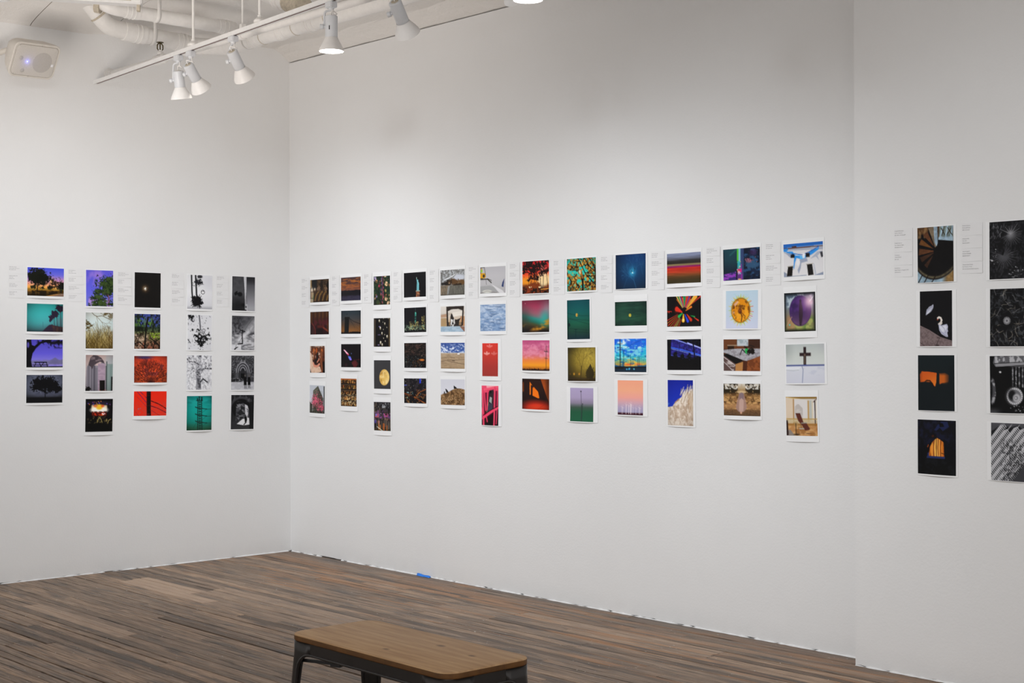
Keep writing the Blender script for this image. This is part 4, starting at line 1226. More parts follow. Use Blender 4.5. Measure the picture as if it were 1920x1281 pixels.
@art('a stone corner building behind pink blossom')
def B1r4(p):
    p.bg('b8bcc4', 'c4c8d0', 'd4d8dc'); p.P([(.24, .2), (.56, .02), (.9, .45), (.92, 1), (.22, 1)], '555548'); p.P([(.56, .02), (.9, .45), (.92, 1), (.6, 1)], '4a483e')
    for i in range(10): y = .22 + i * .08; p.L([(.26, y + .02), (.56, y - .08 + i * .012)], .012, '8a8a76'); p.L([(.58, y - .06 + i * .012), (.9, y + .24)], .012, '2e2c26')
    for i in range(7): p.B(.28 + i * .09, .2, .3 + i * .09, 1, '2e2e28', .5)
    p.crown(.42, .56, .24, .2, 'd8607a', 1.0, 12); p.crown(.78, .76, .15, .16, 'c85a70', 1.1, 12); p.F('55332e', 24, 24, .6, p.em(.45, .58, .3, .25, .1), .7)
    p.B(.93, .03, 1, 1, '0f0f12'); p.P([(0, .58), (.12, .66), (.2, .7), (.2, 1), (0, 1)], '3e3e34'); p.F('1e1e1a', 10, 12, .55, p.bm(0, .6, .9, 1), .6); p.B(.2, .9, 1, 1, '2e2c24', .5)


@art('an orange cloudy sunset over a dark harbour')
def B2r1(p):
    p.bg((0, '8a5230'), (.2, 'a4602c'), (.4, '9a5830'), (.54, '7a4a38'), (.6, '2c2632'), (1, '2a2638')); p.F('3e2c30', 3, 12, .52, p.bm(0, 0, 1, .3, .05), .85, .15); p.F('4a3030', 3, 18, .55, p.bm(0, .2, 1, .5, .05), .6, .15); p.L([(0, .06), (1, .0)], .05, '3a2c34')
    p.B(0, .6, 1, .78, '16141a', 1, .04); p.crown(.3, .6, .4, .04, '18161c', .5); p.crown(.8, .6, .3, .05, '141218', .5); p.L([(.27, .6), (.275, .48)], .025, '1c181c', 1, .008); p.F('3c3a52', 4, 30, .5, p.bm(0, .78, 1, 1, .05), .5)


@art('a dark suspension bridge tower at dusk with blue to orange sky')
def B2r2(p):
    p.bg((0, '2c3a44'), (.35, '3e3e40'), (.6, '5a4434'), (.88, '96602e'), (.92, '6a4626'), (1, '141414'))
    p.P([(.19, .3), (.19, .28), (.44, .28), (.45, .32), (.42, .36), (.42, .96), (.19, .96), (.2, .36)], '131313'); p.L([(.43, .33), (.65, .47), (1, .58)], .022, '17171a'); p.L([(.2, .33), (.05, .43), (0, .46)], .014, '1c1c1e')
    for i in range(6): p.L([(.43, .34), (.5 + i * .1, .92)], .006, '2a2622')
    p.L([(.43, .34), (.72, .74)], .008, '201e1c'); p.B(0, .94, 1, 1, '101010', 1, .03); p.crown(.75, .93, .3, .03, '121110', .5); p.P([(.27, .17), (.33, .12), (.32, .18)], '1a2226'); p.V(.3)


@art('a glowing pink and blue shard on black')
def B2r3(p):
    p.bg('0d0a0e', '100a0e', '0c080a'); p.P([(.13, .24), (.2, .25), (.4, .42), (.38, .47), (.28, .42)], 'e88aa8'); p.L([(.15, .26), (.36, .42)], .035, 'f4ccd8'); p.P([(.3, .42), (.4, .43), (.42, .49), (.35, .48)], 'c03a6a'); p.P([(.37, .52), (.49, .53), (.57, .68), (.48, .7), (.41, .62)], '5c78e0'); p.P([(.45, .6), (.54, .62), (.56, .68), (.48, .7)], '8a6ae0'); p.D(2, .25, .28, .3, .31, .01, .013, '8aa0e0'); p.E(.54, .41, .018, .02, '6a80c0')
    p.crown(.72, .85, .12, .12, '5a1e22', .8, 7, .9); p.crown(.28, .88, .05, .08, '2a1218', .6); p.crown(.9, .66, .08, .03, '4a1a1e', .7, 8, .8)


@art('amber bottles on six lit shelves')
def B2r4(p):
    p.bg('3a2414', '2e1c0e', '3a2410'); p.B(0, 0, 1, .06, 'b8642a', .9)
    for i in range(5):
        y = .05 + i * .2; p.F('c88a44', 14, 3, .5, p.bm(0, y, 1, y + .13), .85); p.F('1a0e06', 16, 4, .5, p.bm(0, y, 1, y + .13), .85); p.D(14, 0, y + .03, 1, y + .12, .012, .028, 'e8b868 8a5a20 b84a20 f0d8a0 6a7030 c07830', .9, .01, .7); p.B(0, y + .125, 1, y + .165, '0c0706', 1, .008); p.B(0, y + .165, 1, y + .185, '6a5644', .8, .006)
    p.F('f8e0a8', 20, 18, .72, p.bm(0, .55, 1, .95), .8)


@art('blurred bokeh circles with a pink beaded strand on dark green')
def B3r1(p):
    p.bg('24342a', '1c3024', '20241c'); p.F('4a5a2e', 5, 6, .6, None, .5)
    p.D(26, 0, .02, 1, .98, .025, .05, 'e8b890 c87a58 d8a070 8a7ab0 b05a5a 6a3a2a 9a8a4a', .75, .02); p.E(.1, .1, .09, .08, 'b8a8d0', .9); p.E(.18, .18, .09, .06, 'e8a878', .9); p.E(.78, .28, .1, .08, 'f0c898', .95); p.E(.77, .8, .08, .06, 'f0c098', .95); p.E(.9, .95, .12, .07, 'f4c8a0', .95); p.E(.7, .02, .08, .03, 'f8d0a8', .95)
    p.L([(.5, 0), (.52, .3), (.5, .6)], .05, '7a5a9a', .8); p.L([(.56, .02), (.6, .5), (.56, .95)], .035, 'c0486a', .9); p.E(.36, .34, .06, .06, 'c83a5a', .9); p.S(12, .4, .1, .65, .9, .04, 1.5, .015, 'e86a5a c85a8a 303a6a', .9); p.F('141c14', 9, 12, .6, None, .7)


@art('clear glass bulbs hanging in the dark')
def B3r2(p):
    p.bg('100e10', '0e0c0c'); p.B(0, 0, .04, 1, '3a3026', .9); p.B(.06, .05, .12, 1, '5a4a36', .8, .03); p.B(.93, 0, .97, 1, '8a7450', .8); p.B(.88, .2, .91, 1, '2e241a', .8)
    for x, y, r in ((.35, .1, .05), (.68, .2, .045), (.42, .35, .055), (.52, .53, .05), (.82, .64, .055), (.45, .85, .06), (.55, .92, .05), (.8, .33, .022), (.6, .4, .02), (.62, .7, .025), (.72, .8, .028), (.6, .02, .02), (.57, .15, .018), (.68, .58, .022), (.88, .02, .02)):
        p.L([(x, 0), (x, y)], .005, '3a362e', .8); p.E(x, y, r * .75 / p.a, r, 'b8ac8c', .95, .015); p.E(x - .01, y - r * .3, r * .4 / p.a, r * .45, 'fbf8ee', 1, .012); p.E(x + .02, y + r * .3, r * .3 / p.a, r * .3, '6a5e44', .9)
    p.L([(.27, .58), (.42, .58)], .014, 'b8a0e0'); p.E(.36, .3, .05, .02, '9a8ad0', .8); p.E(.33, .93, .06, .015, 'b0a0d8', .8)


@art('a full yellow moon on charcoal grey')
def B3r3(p):
    p.bg('3a393b', '373638', '353436'); p.E(.64, .595, .29, .275, 'd9ad55', 1, .012); m = p.em(.64, .595, .28, .265, .03); p.put(m * np.clip((p.X - .5) * 2, 0, 1), 'f4d890', .8)
    p.F('a87a34', 4, 4, .52, m * p.em(.55, .55, .22, .24, .1), .75, .2); p.E(.6, .46, .1, .05, 'b08038', .6, .04); p.F('fbe8b0', 7, 7, .62, m, .5)


@art('a night street crowd with neon signs under a silvery arcade')
def B3r4(p):
    p.bg('2e2a2c', '3a3430', '2a2426', '34301e'); p.F('b0b4b8', 9, 9, .52, p.em(.65, .15, .35, .12, .08), .9); p.F('0e0d10', 10, 10, .5, p.bm(.1, 0, 1, .4), .8); p.F('6a5a4a', 12, 12, .6, p.bm(0, 0, .4, .4), .7)
    p.B(.08, .42, .32, .54, 'c05a64', .9); p.B(.1, .42, .2, .49, '4a78d8', .9); p.B(.6, .4, .85, .52, 'c0507a', .8, .03); p.B(.68, .41, .8, .46, '1a1418', .9); p.D(14, 0, .36, 1, .56, .01, .02, 'e06aa0 6a6ae0 d0a0d8 a04a90', .9); p.F('8a4a9a', 8, 8, .6, p.bm(0, .3, 1, .6), .6)
    p.S(14, .02, .84, .98, .92, .26, 1.57, .05, '2a2226 141012 5a5048', .95, .08); p.D(14, .05, .55, .95, .66, .018, .026, '5a4438 8a6450 3a2a26'); p.S(4, .3, .9, .8, .98, .14, 1.57, .05, 'c87a3a a85a2a', .9, .1); p.L([(.2, .86), (.6, 1.02)], .025, 'd8d8c8'); p.B(0, .9, .2, 1, '3a2c20', .8); p.E(.3, .7, .06, .06, 'c87a6a', .7); p.E(.1, .68, .06, .07, '5a4ab0', .7)


@art('a floodlit green statue on its pedestal in black night')
def B4r1(p):
    p.bg('121114', '100f12'); p.P([(.6, 1), (.58, .8), (.55, .78), (.56, .74), (.73, .73), (.75, .78), (.73, .8), (.74, 1)], '6a4636'); p.F('b06a44', 12, 10, .55, p.bm(.58, .8, .74, 1), .8); p.D(3, .6, .83, .72, .88, .012, .016, 'f0b070'); p.B(.57, .735, .74, .765, 'a8c4b8')
    p.P([(.6, .73), (.6, .5), (.61, .4), (.63, .34), (.66, .36), (.69, .45), (.7, .6), (.7, .73)], '6fb4bc'); p.L([(.62, .42), (.6, .33), (.585, .25)], .028, '7ac4cc'); p.E(.64, .335, .02, .03, '9adce0'); p.L([(.585, .25), (.583, .21)], .022, 'd8f0d0'); p.L([(.63, .45), (.64, .7)], .012, '4a8a98'); p.L([(.68, .42), (.69, .5)], .022, '8ad0d4')


@art('a lit skyline tower at night in teal and gold')
def B4r2(p):
    p.bg('131216', '141318', '100f12'); p.L([(.52, .02), (.525, .2)], .014, '4a7a74'); p.B(.49, .2, .57, .65, '1c3634'); p.F('4ab09c', 6, 20, .55, p.bm(.5, .2, .56, .62), .9); p.B(.505, .2, .55, .23, '7ae0c8', .9)
    for x0, x1, y in ((.02, .1, .75), (.12, .22, .7), (.24, .42, .56), (.42, .5, .62), (.56, .66, .56), (.68, .78, .68), (.8, .92, .36), (.93, 1, .6)): p.B(x0, y, x1, .9, '1c1e1c')
    p.F('c8b468', 26, 30, .66, p.bm(.24, .56, .68, .88) + p.bm(.8, .36, .93, .88), .95); p.F('8aa88c', 24, 20, .64, p.bm(0, .7, 1, .92), .8); p.D(12, .02, .8, .98, .92, .007, .014, 'f0e8b0 d0d8c0 a0c0a0'); p.B(0, .92, 1, 1, '0c0c0e', .8, .03); p.S(14, 0, .92, 1, .98, .05, 0, .006, '6a6a50', .6, .05)


@art('dim city lights scattered over a dark plain seen from above')
def B4r3(p):
    p.bg('241c1c', '1a1514', '121012', '120f10'); p.F('5a3e34', 4, 14, .6, p.bm(0, 0, 1, .5), .6); p.F('08080a', 6, 10, .52, None, .7); p.S(34, 0, .03, .95, .5, .07, .1, .008, 'b08a68 8a6a58 6a5a52', .7, .2); p.S(26, 0, .5, .98, .98, .06, .3, .010, '8aa0a0 b07a50 5a6a6a', .8, .6); p.E(.82, .68, .1, .04, 'e08030', .9, .03); p.D(16, 0, .6, 1, .98, .008, .013, 'e09050 c0d0c8 60a090'); p.S(8, .4, .65, .7, .98, .14, .9, .01, 'a8662e', .8, .2)


@art('city streets glowing orange at night with one blue tower')
def B4r4(p):
    p.bg('141216', '121014', '0d0c10'); p.F('2e2a2e', 8, 8, .5, p.bm(0, 0, 1, .5), .9); p.D(26, 0, .02, 1, .5, .008, .016, 'c0a888 6a7a9a e0d8c0 8a6a4a a0b0b8', .85); p.B(.7, .02, .76, .2, '2a44e0', .95); p.E(.06, .28, .08, .014, '5a6ae0', .9)
    p.L([(0, .6), (.3, .68), (.6, .8), (1, 1)], .045, '7a3c18'); p.L([(1, .42), (.7, .55), (.55, .75)], .04, '7a4420'); p.S(26, .05, .6, .95, .95, .05, -.5, .014, 'e08a3a f0b060', .9, .2); p.S(14, .55, .45, .98, .75, .05, .6, .012, 'e0883a c86a2a', .9, .3); p.D(12, .05, .5, .75, .8, .01, .018, '60d0a0 e8d0a0 f07a50 a0e0e0'); p.E(.18, .57, .06, .025, 'a0c0c0', .8); p.F('0a090c', 5, 5, .6, p.bm(0, .68, .6, 1), .8)


@art('a brown bear asleep on a stone ledge')
def B5r1(p):
    p.bg('8a8a88', '909294', '6e6a64', '5c5a54'); p.F('b8bcc0', 6, 6, .52, p.bm(0, 0, 1, .5), .8); p.F('5a5854', 12, 10, .56, p.bm(0, 0, 1, .5), .7); p.E(.78, .32, .22, .12, 'c4c8d2', .95, .05); p.L([(.2, .38), (.45, .28), (.7, .16)], .05, 'd0d2d4'); p.L([(.2, .42), (.5, .33), (.7, .14)], .016, '3c3a36')
    p.crown(.32, .5, .14, .1, '2a221c', .5); p.crown(.6, .48, .22, .11, '5a4028', .5); p.crown(.86, .5, .16, .1, '664a2c', .6); p.crown(.14, .54, .14, .05, '1e1a18', .6); p.crown(.45, .47, .06, .08, '3a2a1c', .5); p.E(.38, .52, .03, .03, 'b89a78', .8); p.crown(.72, .6, .25, .04, '2a2018', .6)
    p.B(0, .62, 1, 1, '6a6860', 1, .04); p.P([(0, .62), (.4, .6), (.32, .82), (.3, 1), (0, 1)], '80705c'); p.F('4a4842', 22, 5, .52, p.bm(0, .64, 1, 1), .6); p.P([(.32, .64), (.42, .62), (.36, 1), (.3, 1)], '9a9c9c', .7); p.B(0, .95, 1, 1, '38362e', .6, .04)


@art('a spotted dog looking over a table from a dark chair')
def B5r2(p):
    p.bg('d8d2ca', 'cfc6bc', 'c4a888', 'b89a74'); p.P([(0, .3), (1, .22), (1, .3), (0, .38)], 'b8a898', .6); p.P([(0, .34), (.3, .3), (.3, .42), (0, .44)], 'a87a5a', .7); p.B(0, .46, .25, .78, 'a88a62', .9); p.B(.82, .4, 1, .9, 'b07a50', .8); p.P([(.5, .25), (.9, .2), (.95, .35), (.5, .42)], 'e8e2d8', .8)
    p.P([(.24, .02), (.96, .0), (.93, .75), (.87, .75), (.9, .18), (.74, .12), (.46, .13), (.31, .2), (.34, .78), (.27, .78)], '2e2622'); p.B(.3, .62, .9, .78, '2a2422', .9); p.B(.36, .6, .86, .74, 'b8946e', .7)
    p.P([(.42, .4), (.45, .28), (.5, .33), (.56, .48), (.62, .52), (.7, .52), (.84, .46), (.78, .58), (.76, .78), (.42, .78)], '2c2624'); p.P([(.44, .5), (.52, .52), (.54, .65), (.56, .78), (.43, .78)], 'e4e2e0'); p.E(.52, .66, .03, .04, '141214'); p.crown(.58, .6, .03, .1, 'd8d4d0', .6); p.F('141212', 12, 12, .62, p.bm(.42, .45, .6, .8), .8)
    p.B(0, .78, 1, 1, 'a8bccc', 1, .015); p.F('86a0b4', 4, 12, .55, p.bm(0, .8, 1, 1), .6); p.P([(.8, .78), (1, .8), (1, 1), (.9, .9)], '8a5a44', .9); p.L([(.48, .8), (.48, 1)], .008, '7a909c')


@art('a gull at the sea edge, foaming blue water over tan sand')
def B5r3(p):
    p.bg((0, '3c5494'), (.38, '5a78b4'), (.4, 'b09a80'), (1, 'a58c6c')); p.F('dfe6f2', 9, 12, .54, p.bm(0, .06, 1, .4, .02), .9, .12); p.F('26408a', 9, 10, .6, p.bm(0, 0, 1, .38), .8, .12); p.B(0, .385, 1, .41, 'c8c0b4', .6)
    p.F('8a7258', 5, 24, .58, p.bm(0, .42, 1, 1), .5); p.L([(.0, .58), (.4, .55), (.6, .57)], .012, '5e4c3a'); p.L([(0, .72), (.25, .68), (.5, .74), (1, .82)], .014, '4e3e30'); p.L([(.3, .66), (.7, .66), (1, .64)], .012, '5a4836'); p.L([(.5, .69), (.6, .69)], .025, '4a3c32'); p.L([(0, .96), (.6, .98)], .012, '5a4836'); p.E(.75, .43, .05, .03, 'f0ece8'); p.L([(.76, .45), (.74, .48)], .01, '5a4a40')


@art('crows perched on a sandy mound under a grey sky')
def B5r4(p):
    p.bg('ccccd4', 'd2d2da', 'c8c8d0'); pts = [(0, .62), (.12, .56), (.25, .54), (.4, .46), (.56, .38), (.7, .35), (.85, .36), (1, .4), (1, 1), (0, 1)]; p.P(pts, '8a6844'); m = p.pm(pts); p.F('54391f', 9, 9, .54, m, .85); p.F('b8946a', 11, 11, .58, m, .8); p.F('3a2818', 14, 20, .66, m, .7)
    p.P([(.2, .38), (.24, .38), (.3, .44), (.34, .51), (.25, .52)], '121014'); p.P([(.55, .25), (.59, .27), (.66, .32), (.69, .36), (.56, .37)], '121014'); p.P([(.15, .48), (.19, .48), (.19, .56), (.14, .56)], '2a2826')


@art('a yellow cherry picker spraying a grey sky')
def B6r1(p):
    p.bg('b6b4b8', 'bcbabd', 'b8b6b8', 'a6a4a4'); p.P([(0, .72), (.4, .7), (.6, .78), (.75, .98), (0, 1)], '989898', .7); p.E(.3, .92, .2, .06, 'd0d0c8', .95, .02); p.L([(0, .98), (.3, .9), (.7, .98)], .012, '6a5c58'); p.P([(.45, .64), (.9, .9), (.96, 1), (.8, 1)], 'dcdadc', .8)
    p.P([(0, .22), (.2, .24), (.24, .36), (.2, .42), (0, .42)], 'd49a1e'); p.B(.02, .02, .04, .25, '26241e'); p.L([(.17, .02), (.22, .3)], .02, '26241e'); p.L([(.02, .03), (.17, .02)], .02, '26241e'); p.B(.03, .08, .1, .2, '9ac83a', .95); p.E(.06, .08, .03, .03, 'c89a70'); p.E(.15, .34, .045, .06, '2c2a28', .95); p.B(0, .42, .12, .48, '4a4438', .9)
    p.L([(.05, .46), (.3, .46), (.46, .6)], .04, '36342e'); p.L([(.3, .44), (.46, .52)], .02, '2e2c28'); p.L([(.24, .46), (.25, .62), (.27, .66)], .015, '4a4844'); p.P([(.85, .75), (.88, .6), (.95, .46), (.92, .78)], '2c3a68'); p.B(.96, .6, 1, .98, 'a8a4ac', .6)


@art('footprints across blue-white rippled snow')
def B6r2(p):
    p.bg('9fb2cc', '93abcb', '8aa4c6', '7893b8'); p.F('c4d0e0', 4, 12, .52, None, .7, .2); p.F('5c7aa6', 5, 14, .6, None, .6, .15); p.B(.6, 0, 1, .06, '6a82a4', .5, .04)
    for x, y, rx, ry in ((.72, .1, .12, .03), (.35, .2, .1, .03), (.45, .27, .1, .02), (.55, .36, .12, .025), (.45, .42, .08, .02), (.75, .58, .1, .025), (.5, .66, .08, .03), (.75, .72, .1, .02), (.3, .55, .1, .015), (.88, .9, .1, .04)): p.E(x, y, rx, ry, '4a648a', .75, .025); p.E(x, y - ry, rx * .8, ry * .5, 'd0dcea', .6, .02)
    p.D(7, .45, .36, .8, .74, .008, .014, '2a3c58'); p.F('5f7ba2', 16, 12, .56, p.em(.1, .9, .25, .15, .1), .8)


@art('three pale ornaments on a plain deep red ground')
def B6r3(p):
    p.bg((0, 'd8382e'), (.35, 'c43a30'), (.7, 'a83630'), (1, '9c3630'))
    for x, y, c in ((.47, .09, 'e88078'), (.3, .31, 'f0a8a0'), (.75, .31, 'd87068')):
        for k in range(5): p.E(x + (k - 2) * .07, y + .012 * (k % 2), .045, .025 + .012 * (k == 2), c, .85, .015)
        p.E(x, y - .04, .05, .02, c, .8, .015); p.E(x, y + .045, .06, .012, c, .7, .015)


@art('tilted hot-pink beams framing a dark gap')
def B6r4(p):
    p.bg('8a1a3c', '5a1028', '1a080e'); p.P([(0, 0), (1, 0), (1, .12), (0, .2)], 'e84a6a'); p.P([(.3, 0), (1, 0), (1, .04), (.3, .06)], 'f4a0a8'); p.L([(0, .12), (1, .02)], .045, 'f05a74')
    p.P([(.45, .13), (.72, .1), (.66, .62), (.3, .66)], '2a2226'); p.P([(.5, .28), (.62, .3), (.6, .45), (.45, .4)], '9aa4a0'); p.P([(.42, .46), (.66, .44), (.64, .6), (.35, .64)], '3a3c4c'); p.E(.54, .16, .06, .04, '0a0808', .9); p.L([(.42, .42), (.32, .68)], .014, '9ab07a')
    for q, w in (([(.06, .1), (.14, 1)], .07), ([(.17, .18), (.26, .62)], .045), ([(.38, .14), (.34, .6)], .05), ([(.78, .06), (.76, 1)], .055), ([(.96, .1), (.88, .95)], .03), ([(0, .56), (.06, .7), (.16, 1)], .05)): p.L(q, w, 'e23458'); p.L([(x - .015, y) for x, y in q], w * .3, 'f06a84', .8)
    p.L([(.08, .82), (.5, .68), (1, .53)], .07, 'f04668'); p.L([(.1, .75), (.5, .63), (1, .5)], .02, '2a0810'); p.P([(.3, .82), (.7, .7), (.72, 1), (.25, 1)], '120808', .9); p.L([(.3, .78), (.36, .9)], .04, 'e03a5c')


@art('palms at a fiery red sunset above parked car lights')
def B7r1(p):
    p.bg((0, 'd8202a'), (.35, 'e83a28'), (.55, 'f08a2a'), (.68, 'd87a24'), (.8, '3a1a10'), (1, '120a08')); p.glow(.75, .25, .14, 'f08a7a', .9); p.E(.8, .58, .22, .22, 'f4e0b0', .85, .14); p.B(0, .55, .3, .7, 'f0a020', .6, .08)
    for x, y, r in ((.2, .1, .2), (.12, .25, .14), (.5, .12, .16), (.42, .28, .12), (.85, .08, .18), (.75, .36, .14), (.6, .2, .12), (.95, .3, .1), (.35, .52, .12), (.55, .5, .1)): p.crown(x, y, r, r * .8, '1c0a0a', 1.2, 9)
    for x0, x1, y in ((.5, .45, .4), (.35, .37, .5), (.65, .72, .35), (.9, .95, .3), (.8, .79, .4), (.26, .25, .4), (.55, .53, .5)): p.L([(x0, y), (x1, .82)], .016, '1a0c0a')
    p.crown(.45, .78, .28, .12, '7a3410', .5); p.B(0, .84, 1, 1, '180c08', .95, .04); p.F('8a3a14', 12, 12, .62, p.bm(0, .75, 1, 1), .8); p.D(3, .22, .79, .36, .83, .015, .02, 'fff0c0'); p.D(3, .62, .8, .72, .84, .015, .02, 'fff0c0'); p.L([(.72, .88), (.98, .86)], .025, 'f0a040'); p.L([(0, .35), (.2, .34), (.35, .4)], .03, '1c0a0a'); p.F('b04018', 8, 8, .6, p.bm(.1, .84, .5, 1), .7)


@art('blurred aurora sky in rose, teal and gold')
def B7r2(p):
    t = p.Y + (.5 - p.X) * .22
    p.bg((0, '8a2c48'), (.2, 'a83a58'), (.42, '9a5a6a'), (.5, '7a6a70'), (.58, '2a8a80'), (.68, '206a5a'), (.76, '4a4a2a'), (.85, '3a2a18'), (1, '1c1416'), t=t)
    p.glow(1, .32, .3, 'c0a8b4', .75); p.glow(.85, .55, .22, '28b0a0', .8); p.glow(.1, .58, .3, '3a4a44', .7); p.F('e09a28', 3, 6, .48, p.em(.7, .83, .55, .1, .08, -.4), .9, .3); p.F('c88428', 3, 5, .5, p.em(.15, .78, .2, .05, .05), .7, .3); p.B(0, .93, 1, 1, '161014', .8, .06); p.E(.13, .1, .012, .014, 'f0b0b8'); p.V(.35)


@art('a utility pole against a pink to orange sunset')
def B7r3(p):
    p.bg((0, 'b84a7a'), (.2, 'd0688e'), (.5, 'd8707e'), (.65, 'e8803e'), (.82, 'f09a24'), (.92, 'b86a1e'), (1, '1a100c')); p.F('e89ab0', 4, 7, .52, p.bm(0, .1, 1, .6, .1), .6, .3); p.F('b04a70', 4, 6, .6, p.bm(0, 0, 1, .4, .1), .5, .3)
    p.L([(.875, .18), (.88, 1)], .02, '2e2224'); p.L([(.8, .36), (.95, .38)], .014, '2e2224'); p.L([(.83, .59), (.93, .59)], .012, '2e2224'); p.L([(.82, .32), (.83, .38), (.93, .34)], .01, '3a2a2c'); p.B(0, .97, 1, 1, '1a0f0c', 1, .02); p.crown(.5, .98, .6, .04, '2a1810', 1.2, 14); p.D(10, 0, .9, 1, .96, .008, .016, '3a2214', .8)


@art('orange light shapes on a dark wall above a red floor')
def B7r4(p):
    p.bg('301a14', '2a1612', '1e100e', '3a120c'); p.P([(.68, 0), (1, 0), (1, .75), (.92, .6)], 'b8521c'); p.put(p.bm(.9, 0, 1, .7, .2), '4a2414', .8); p.P([(.285, .1), (.385, .22), (.33, .21), (.335, .52), (.29, .53)], 'f07818'); p.P([(.4, .3), (.44, .27), (.6, .42), (.65, .62), (.6, .63), (.4, .55)], 'f07414'); p.B(.385, .22, .40, .56, '2e1812', .9); p.B(.02, .12, .07, .43, 'b05018', .8, .04)
    p.P([(0, .6), (.1, .55), (1, .76), (1, .85), (0, .8)], '26120e', .9); p.E(.55, 1.0, .6, .26, 'e0301a', .95, .2); p.E(.62, .98, .4, .14, 'f04420', .8, .12); p.V(.55, 3); p.L([(.6, .98), (.9, .78)], .006, '8a1a10')


@art('autumn leaves in amber and turquoise on black branches')
def B8r1(p):
    p.bg('20c0b0', '24c4b8', '18b8a8'); p.F('c8882c', 9, 9, .40, None, 1, .12); p.F('e0a03c', 13, 13, .56, None, .9); p.F('6a4412', 11, 11, .58, None, .85); p.F('1c1208', 14, 14, .64, None, .9); p.F('24c8ba', 6, 6, .68, None, .9, .06)
    for q, w in (([(.58, 1), (.57, .75), (.53, .55)], .075), ([(.4, 0), (.55, .3), (.66, .5), (1, .85)], .03), ([(.6, 0), (.8, .3), (1, .45)], .028), ([(.75, 0), (1, .38)], .025), ([(.2, .35), (.4, .38)], .02), ([(.62, .45), (.95, .5)], .02), ([(.1, 1), (.3, .7)], .03), ([(.97, .3), (1, .9)], .04)): p.L(q, w, '160e08')
    p.E(.46, .42, .03, .06, 'e8d8b8', .9); p.L([(.5, .4), (.55, .6)], .05, 'a86a2c'); p.V(.2)


@art('a small orange moon between power lines, dark teal sky')
def B8r2(p):
    p.bg((0, '0f5058'), (.3, '105a58'), (.6, '1a5a44'), (.8, '1e4436'), (1, '16303c')); p.E(.44, .385, .048, .04, 'e8b048'); p.E(.47, .38, .02, .03, '8a7a30', .9)
    for q in ([(0, .33), (.5, .4), (1, .42)], [(0, .44), (.3, .49), (1, .53)], [(0, .47), (.4, .52), (1, .63)], [(0, .72), (.5, .74), (1, .78)], [(.3, .8), (1, .83)]): p.L(q, .007, '0c2a2a', .9)
    p.L([(.06, .5), (.07, 1)], .02, '0a2026'); p.crown(.08, .62, .05, .06, '0a2226', .8); p.L([(.4, .74), (.4, 1)], .014, '0c282a'); p.L([(.33, .745), (.47, .745)], .01, '0c282a'); p.L([(.85, .74), (.85, .95)], .008, '0e3030'); p.V(.2)


@art('a bare tree and a fir in yellow fog')
def B8r3(p):
    p.bg('6a5c20', '9a8430', '8a7428', '5a4818', '3a2e12'); p.put(np.clip((p.X - .25) * 1.3, 0, 1) * np.clip(1.4 - p.Y, 0, 1), 'ccb044', .8); p.put(np.clip((.35 - p.X) * 2.8, 0, 1), '3a3216', .75); p.glow(.8, .15, .4, 'd8bc50', .6)
    p.T(.5, .9, .3, 1.55, 6, .026, '54471a', .45, .75, .76); p.crown(.55, .38, .22, .26, '6a5820', 1.6, 14, .35); p.L([(.5, .9), (.52, .55)], .03, '4a3c16')
    p.P([(.82, .48), (.9, .68), (.93, .85), (.88, .92), (.72, .92), (.68, .8), (.72, .66)], '3a3014'); p.crown(.81, .76, .13, .18, '3a3014', .4, 10); p.B(0, .9, 1, 1, '3c2c14', .8, .06); p.glow(.25, .785, .035, 'f8b030'); p.glow(.44, .785, .03, 'f0a030', .9); p.glow(.1, .785, .02, 'b07020', .8); p.V(.4)


@art('a thin lamp mast fading from lilac to dark green')
def B8r4(p):
    p.bg((0, 'ac9fc2'), (.3, 'a698b8'), (.45, '8a8096'), (.58, '3e5448'), (.7, '24583e'), (1, '1f5a3e')); p.L([(.475, .11), (.49, .5), (.5, 1)], .012, '38343e'); p.L([(.54, .48), (.53, 1)], .012, '22302c'); p.B(.49, .5, .53, 1, '2c4038', .6); p.E(.47, .11, .025, .018, '1a181c'); p.E(.54, .475, .018, .014, '24262a')


@art('a white glimmer behind bare branches in deep blue fog')
def B9r1(p):
    p.bg('123a72', '134068', '103860', '0f3050'); p.put(np.clip((p.X - .4) * 1.2, 0, 1) * np.clip(.6 - p.Y, 0, 1), '1c5ab8', .9); p.put(np.clip(.4 - p.X, 0, 1) * 1.6, '0c2040', .8); p.glow(.57, .52, .13, '2a9ac8', .95); p.glow(.57, .52, .07, '48c4e0', .8)
    p.T(.72, 1, .26, 2.0, 5, .02, '2f6a98', .5, .7, .8); p.T(.3, .98, .24, 1.2, 5, .014, '2a5c88', .5, .6, .8); p.T(.9, .6, .2, 1.8, 4, .012, '2f6a9c', .6, .6); p.S(16, .48, .42, .66, .62, .06, 1.2, .01, '103450', .9, 1.2); p.E(.575, .54, .016, .018, 'f4ffff'); p.V(.4)


@art('a small yellow moon on banded dark green, wide format')
def B9r2(p):
    p.bg('24473a', '24503e', '1f4234', '28563f', '204a36'); p.F('16302a', 2, 9, .52, None, .6, .3); p.glow(.2, .5, .4, '2c5a46', .5); p.E(.49, .565, .04, .065, 'c8b440', 1, .02); p.E(.51, .55, .015, .03, '8a8a34', .8, .02); p.V(.45); p.L([(0, .18), (1, .24)], .01, '1a352c', .6); p.L([(0, .85), (1, .78)], .02, '183a2c', .6)


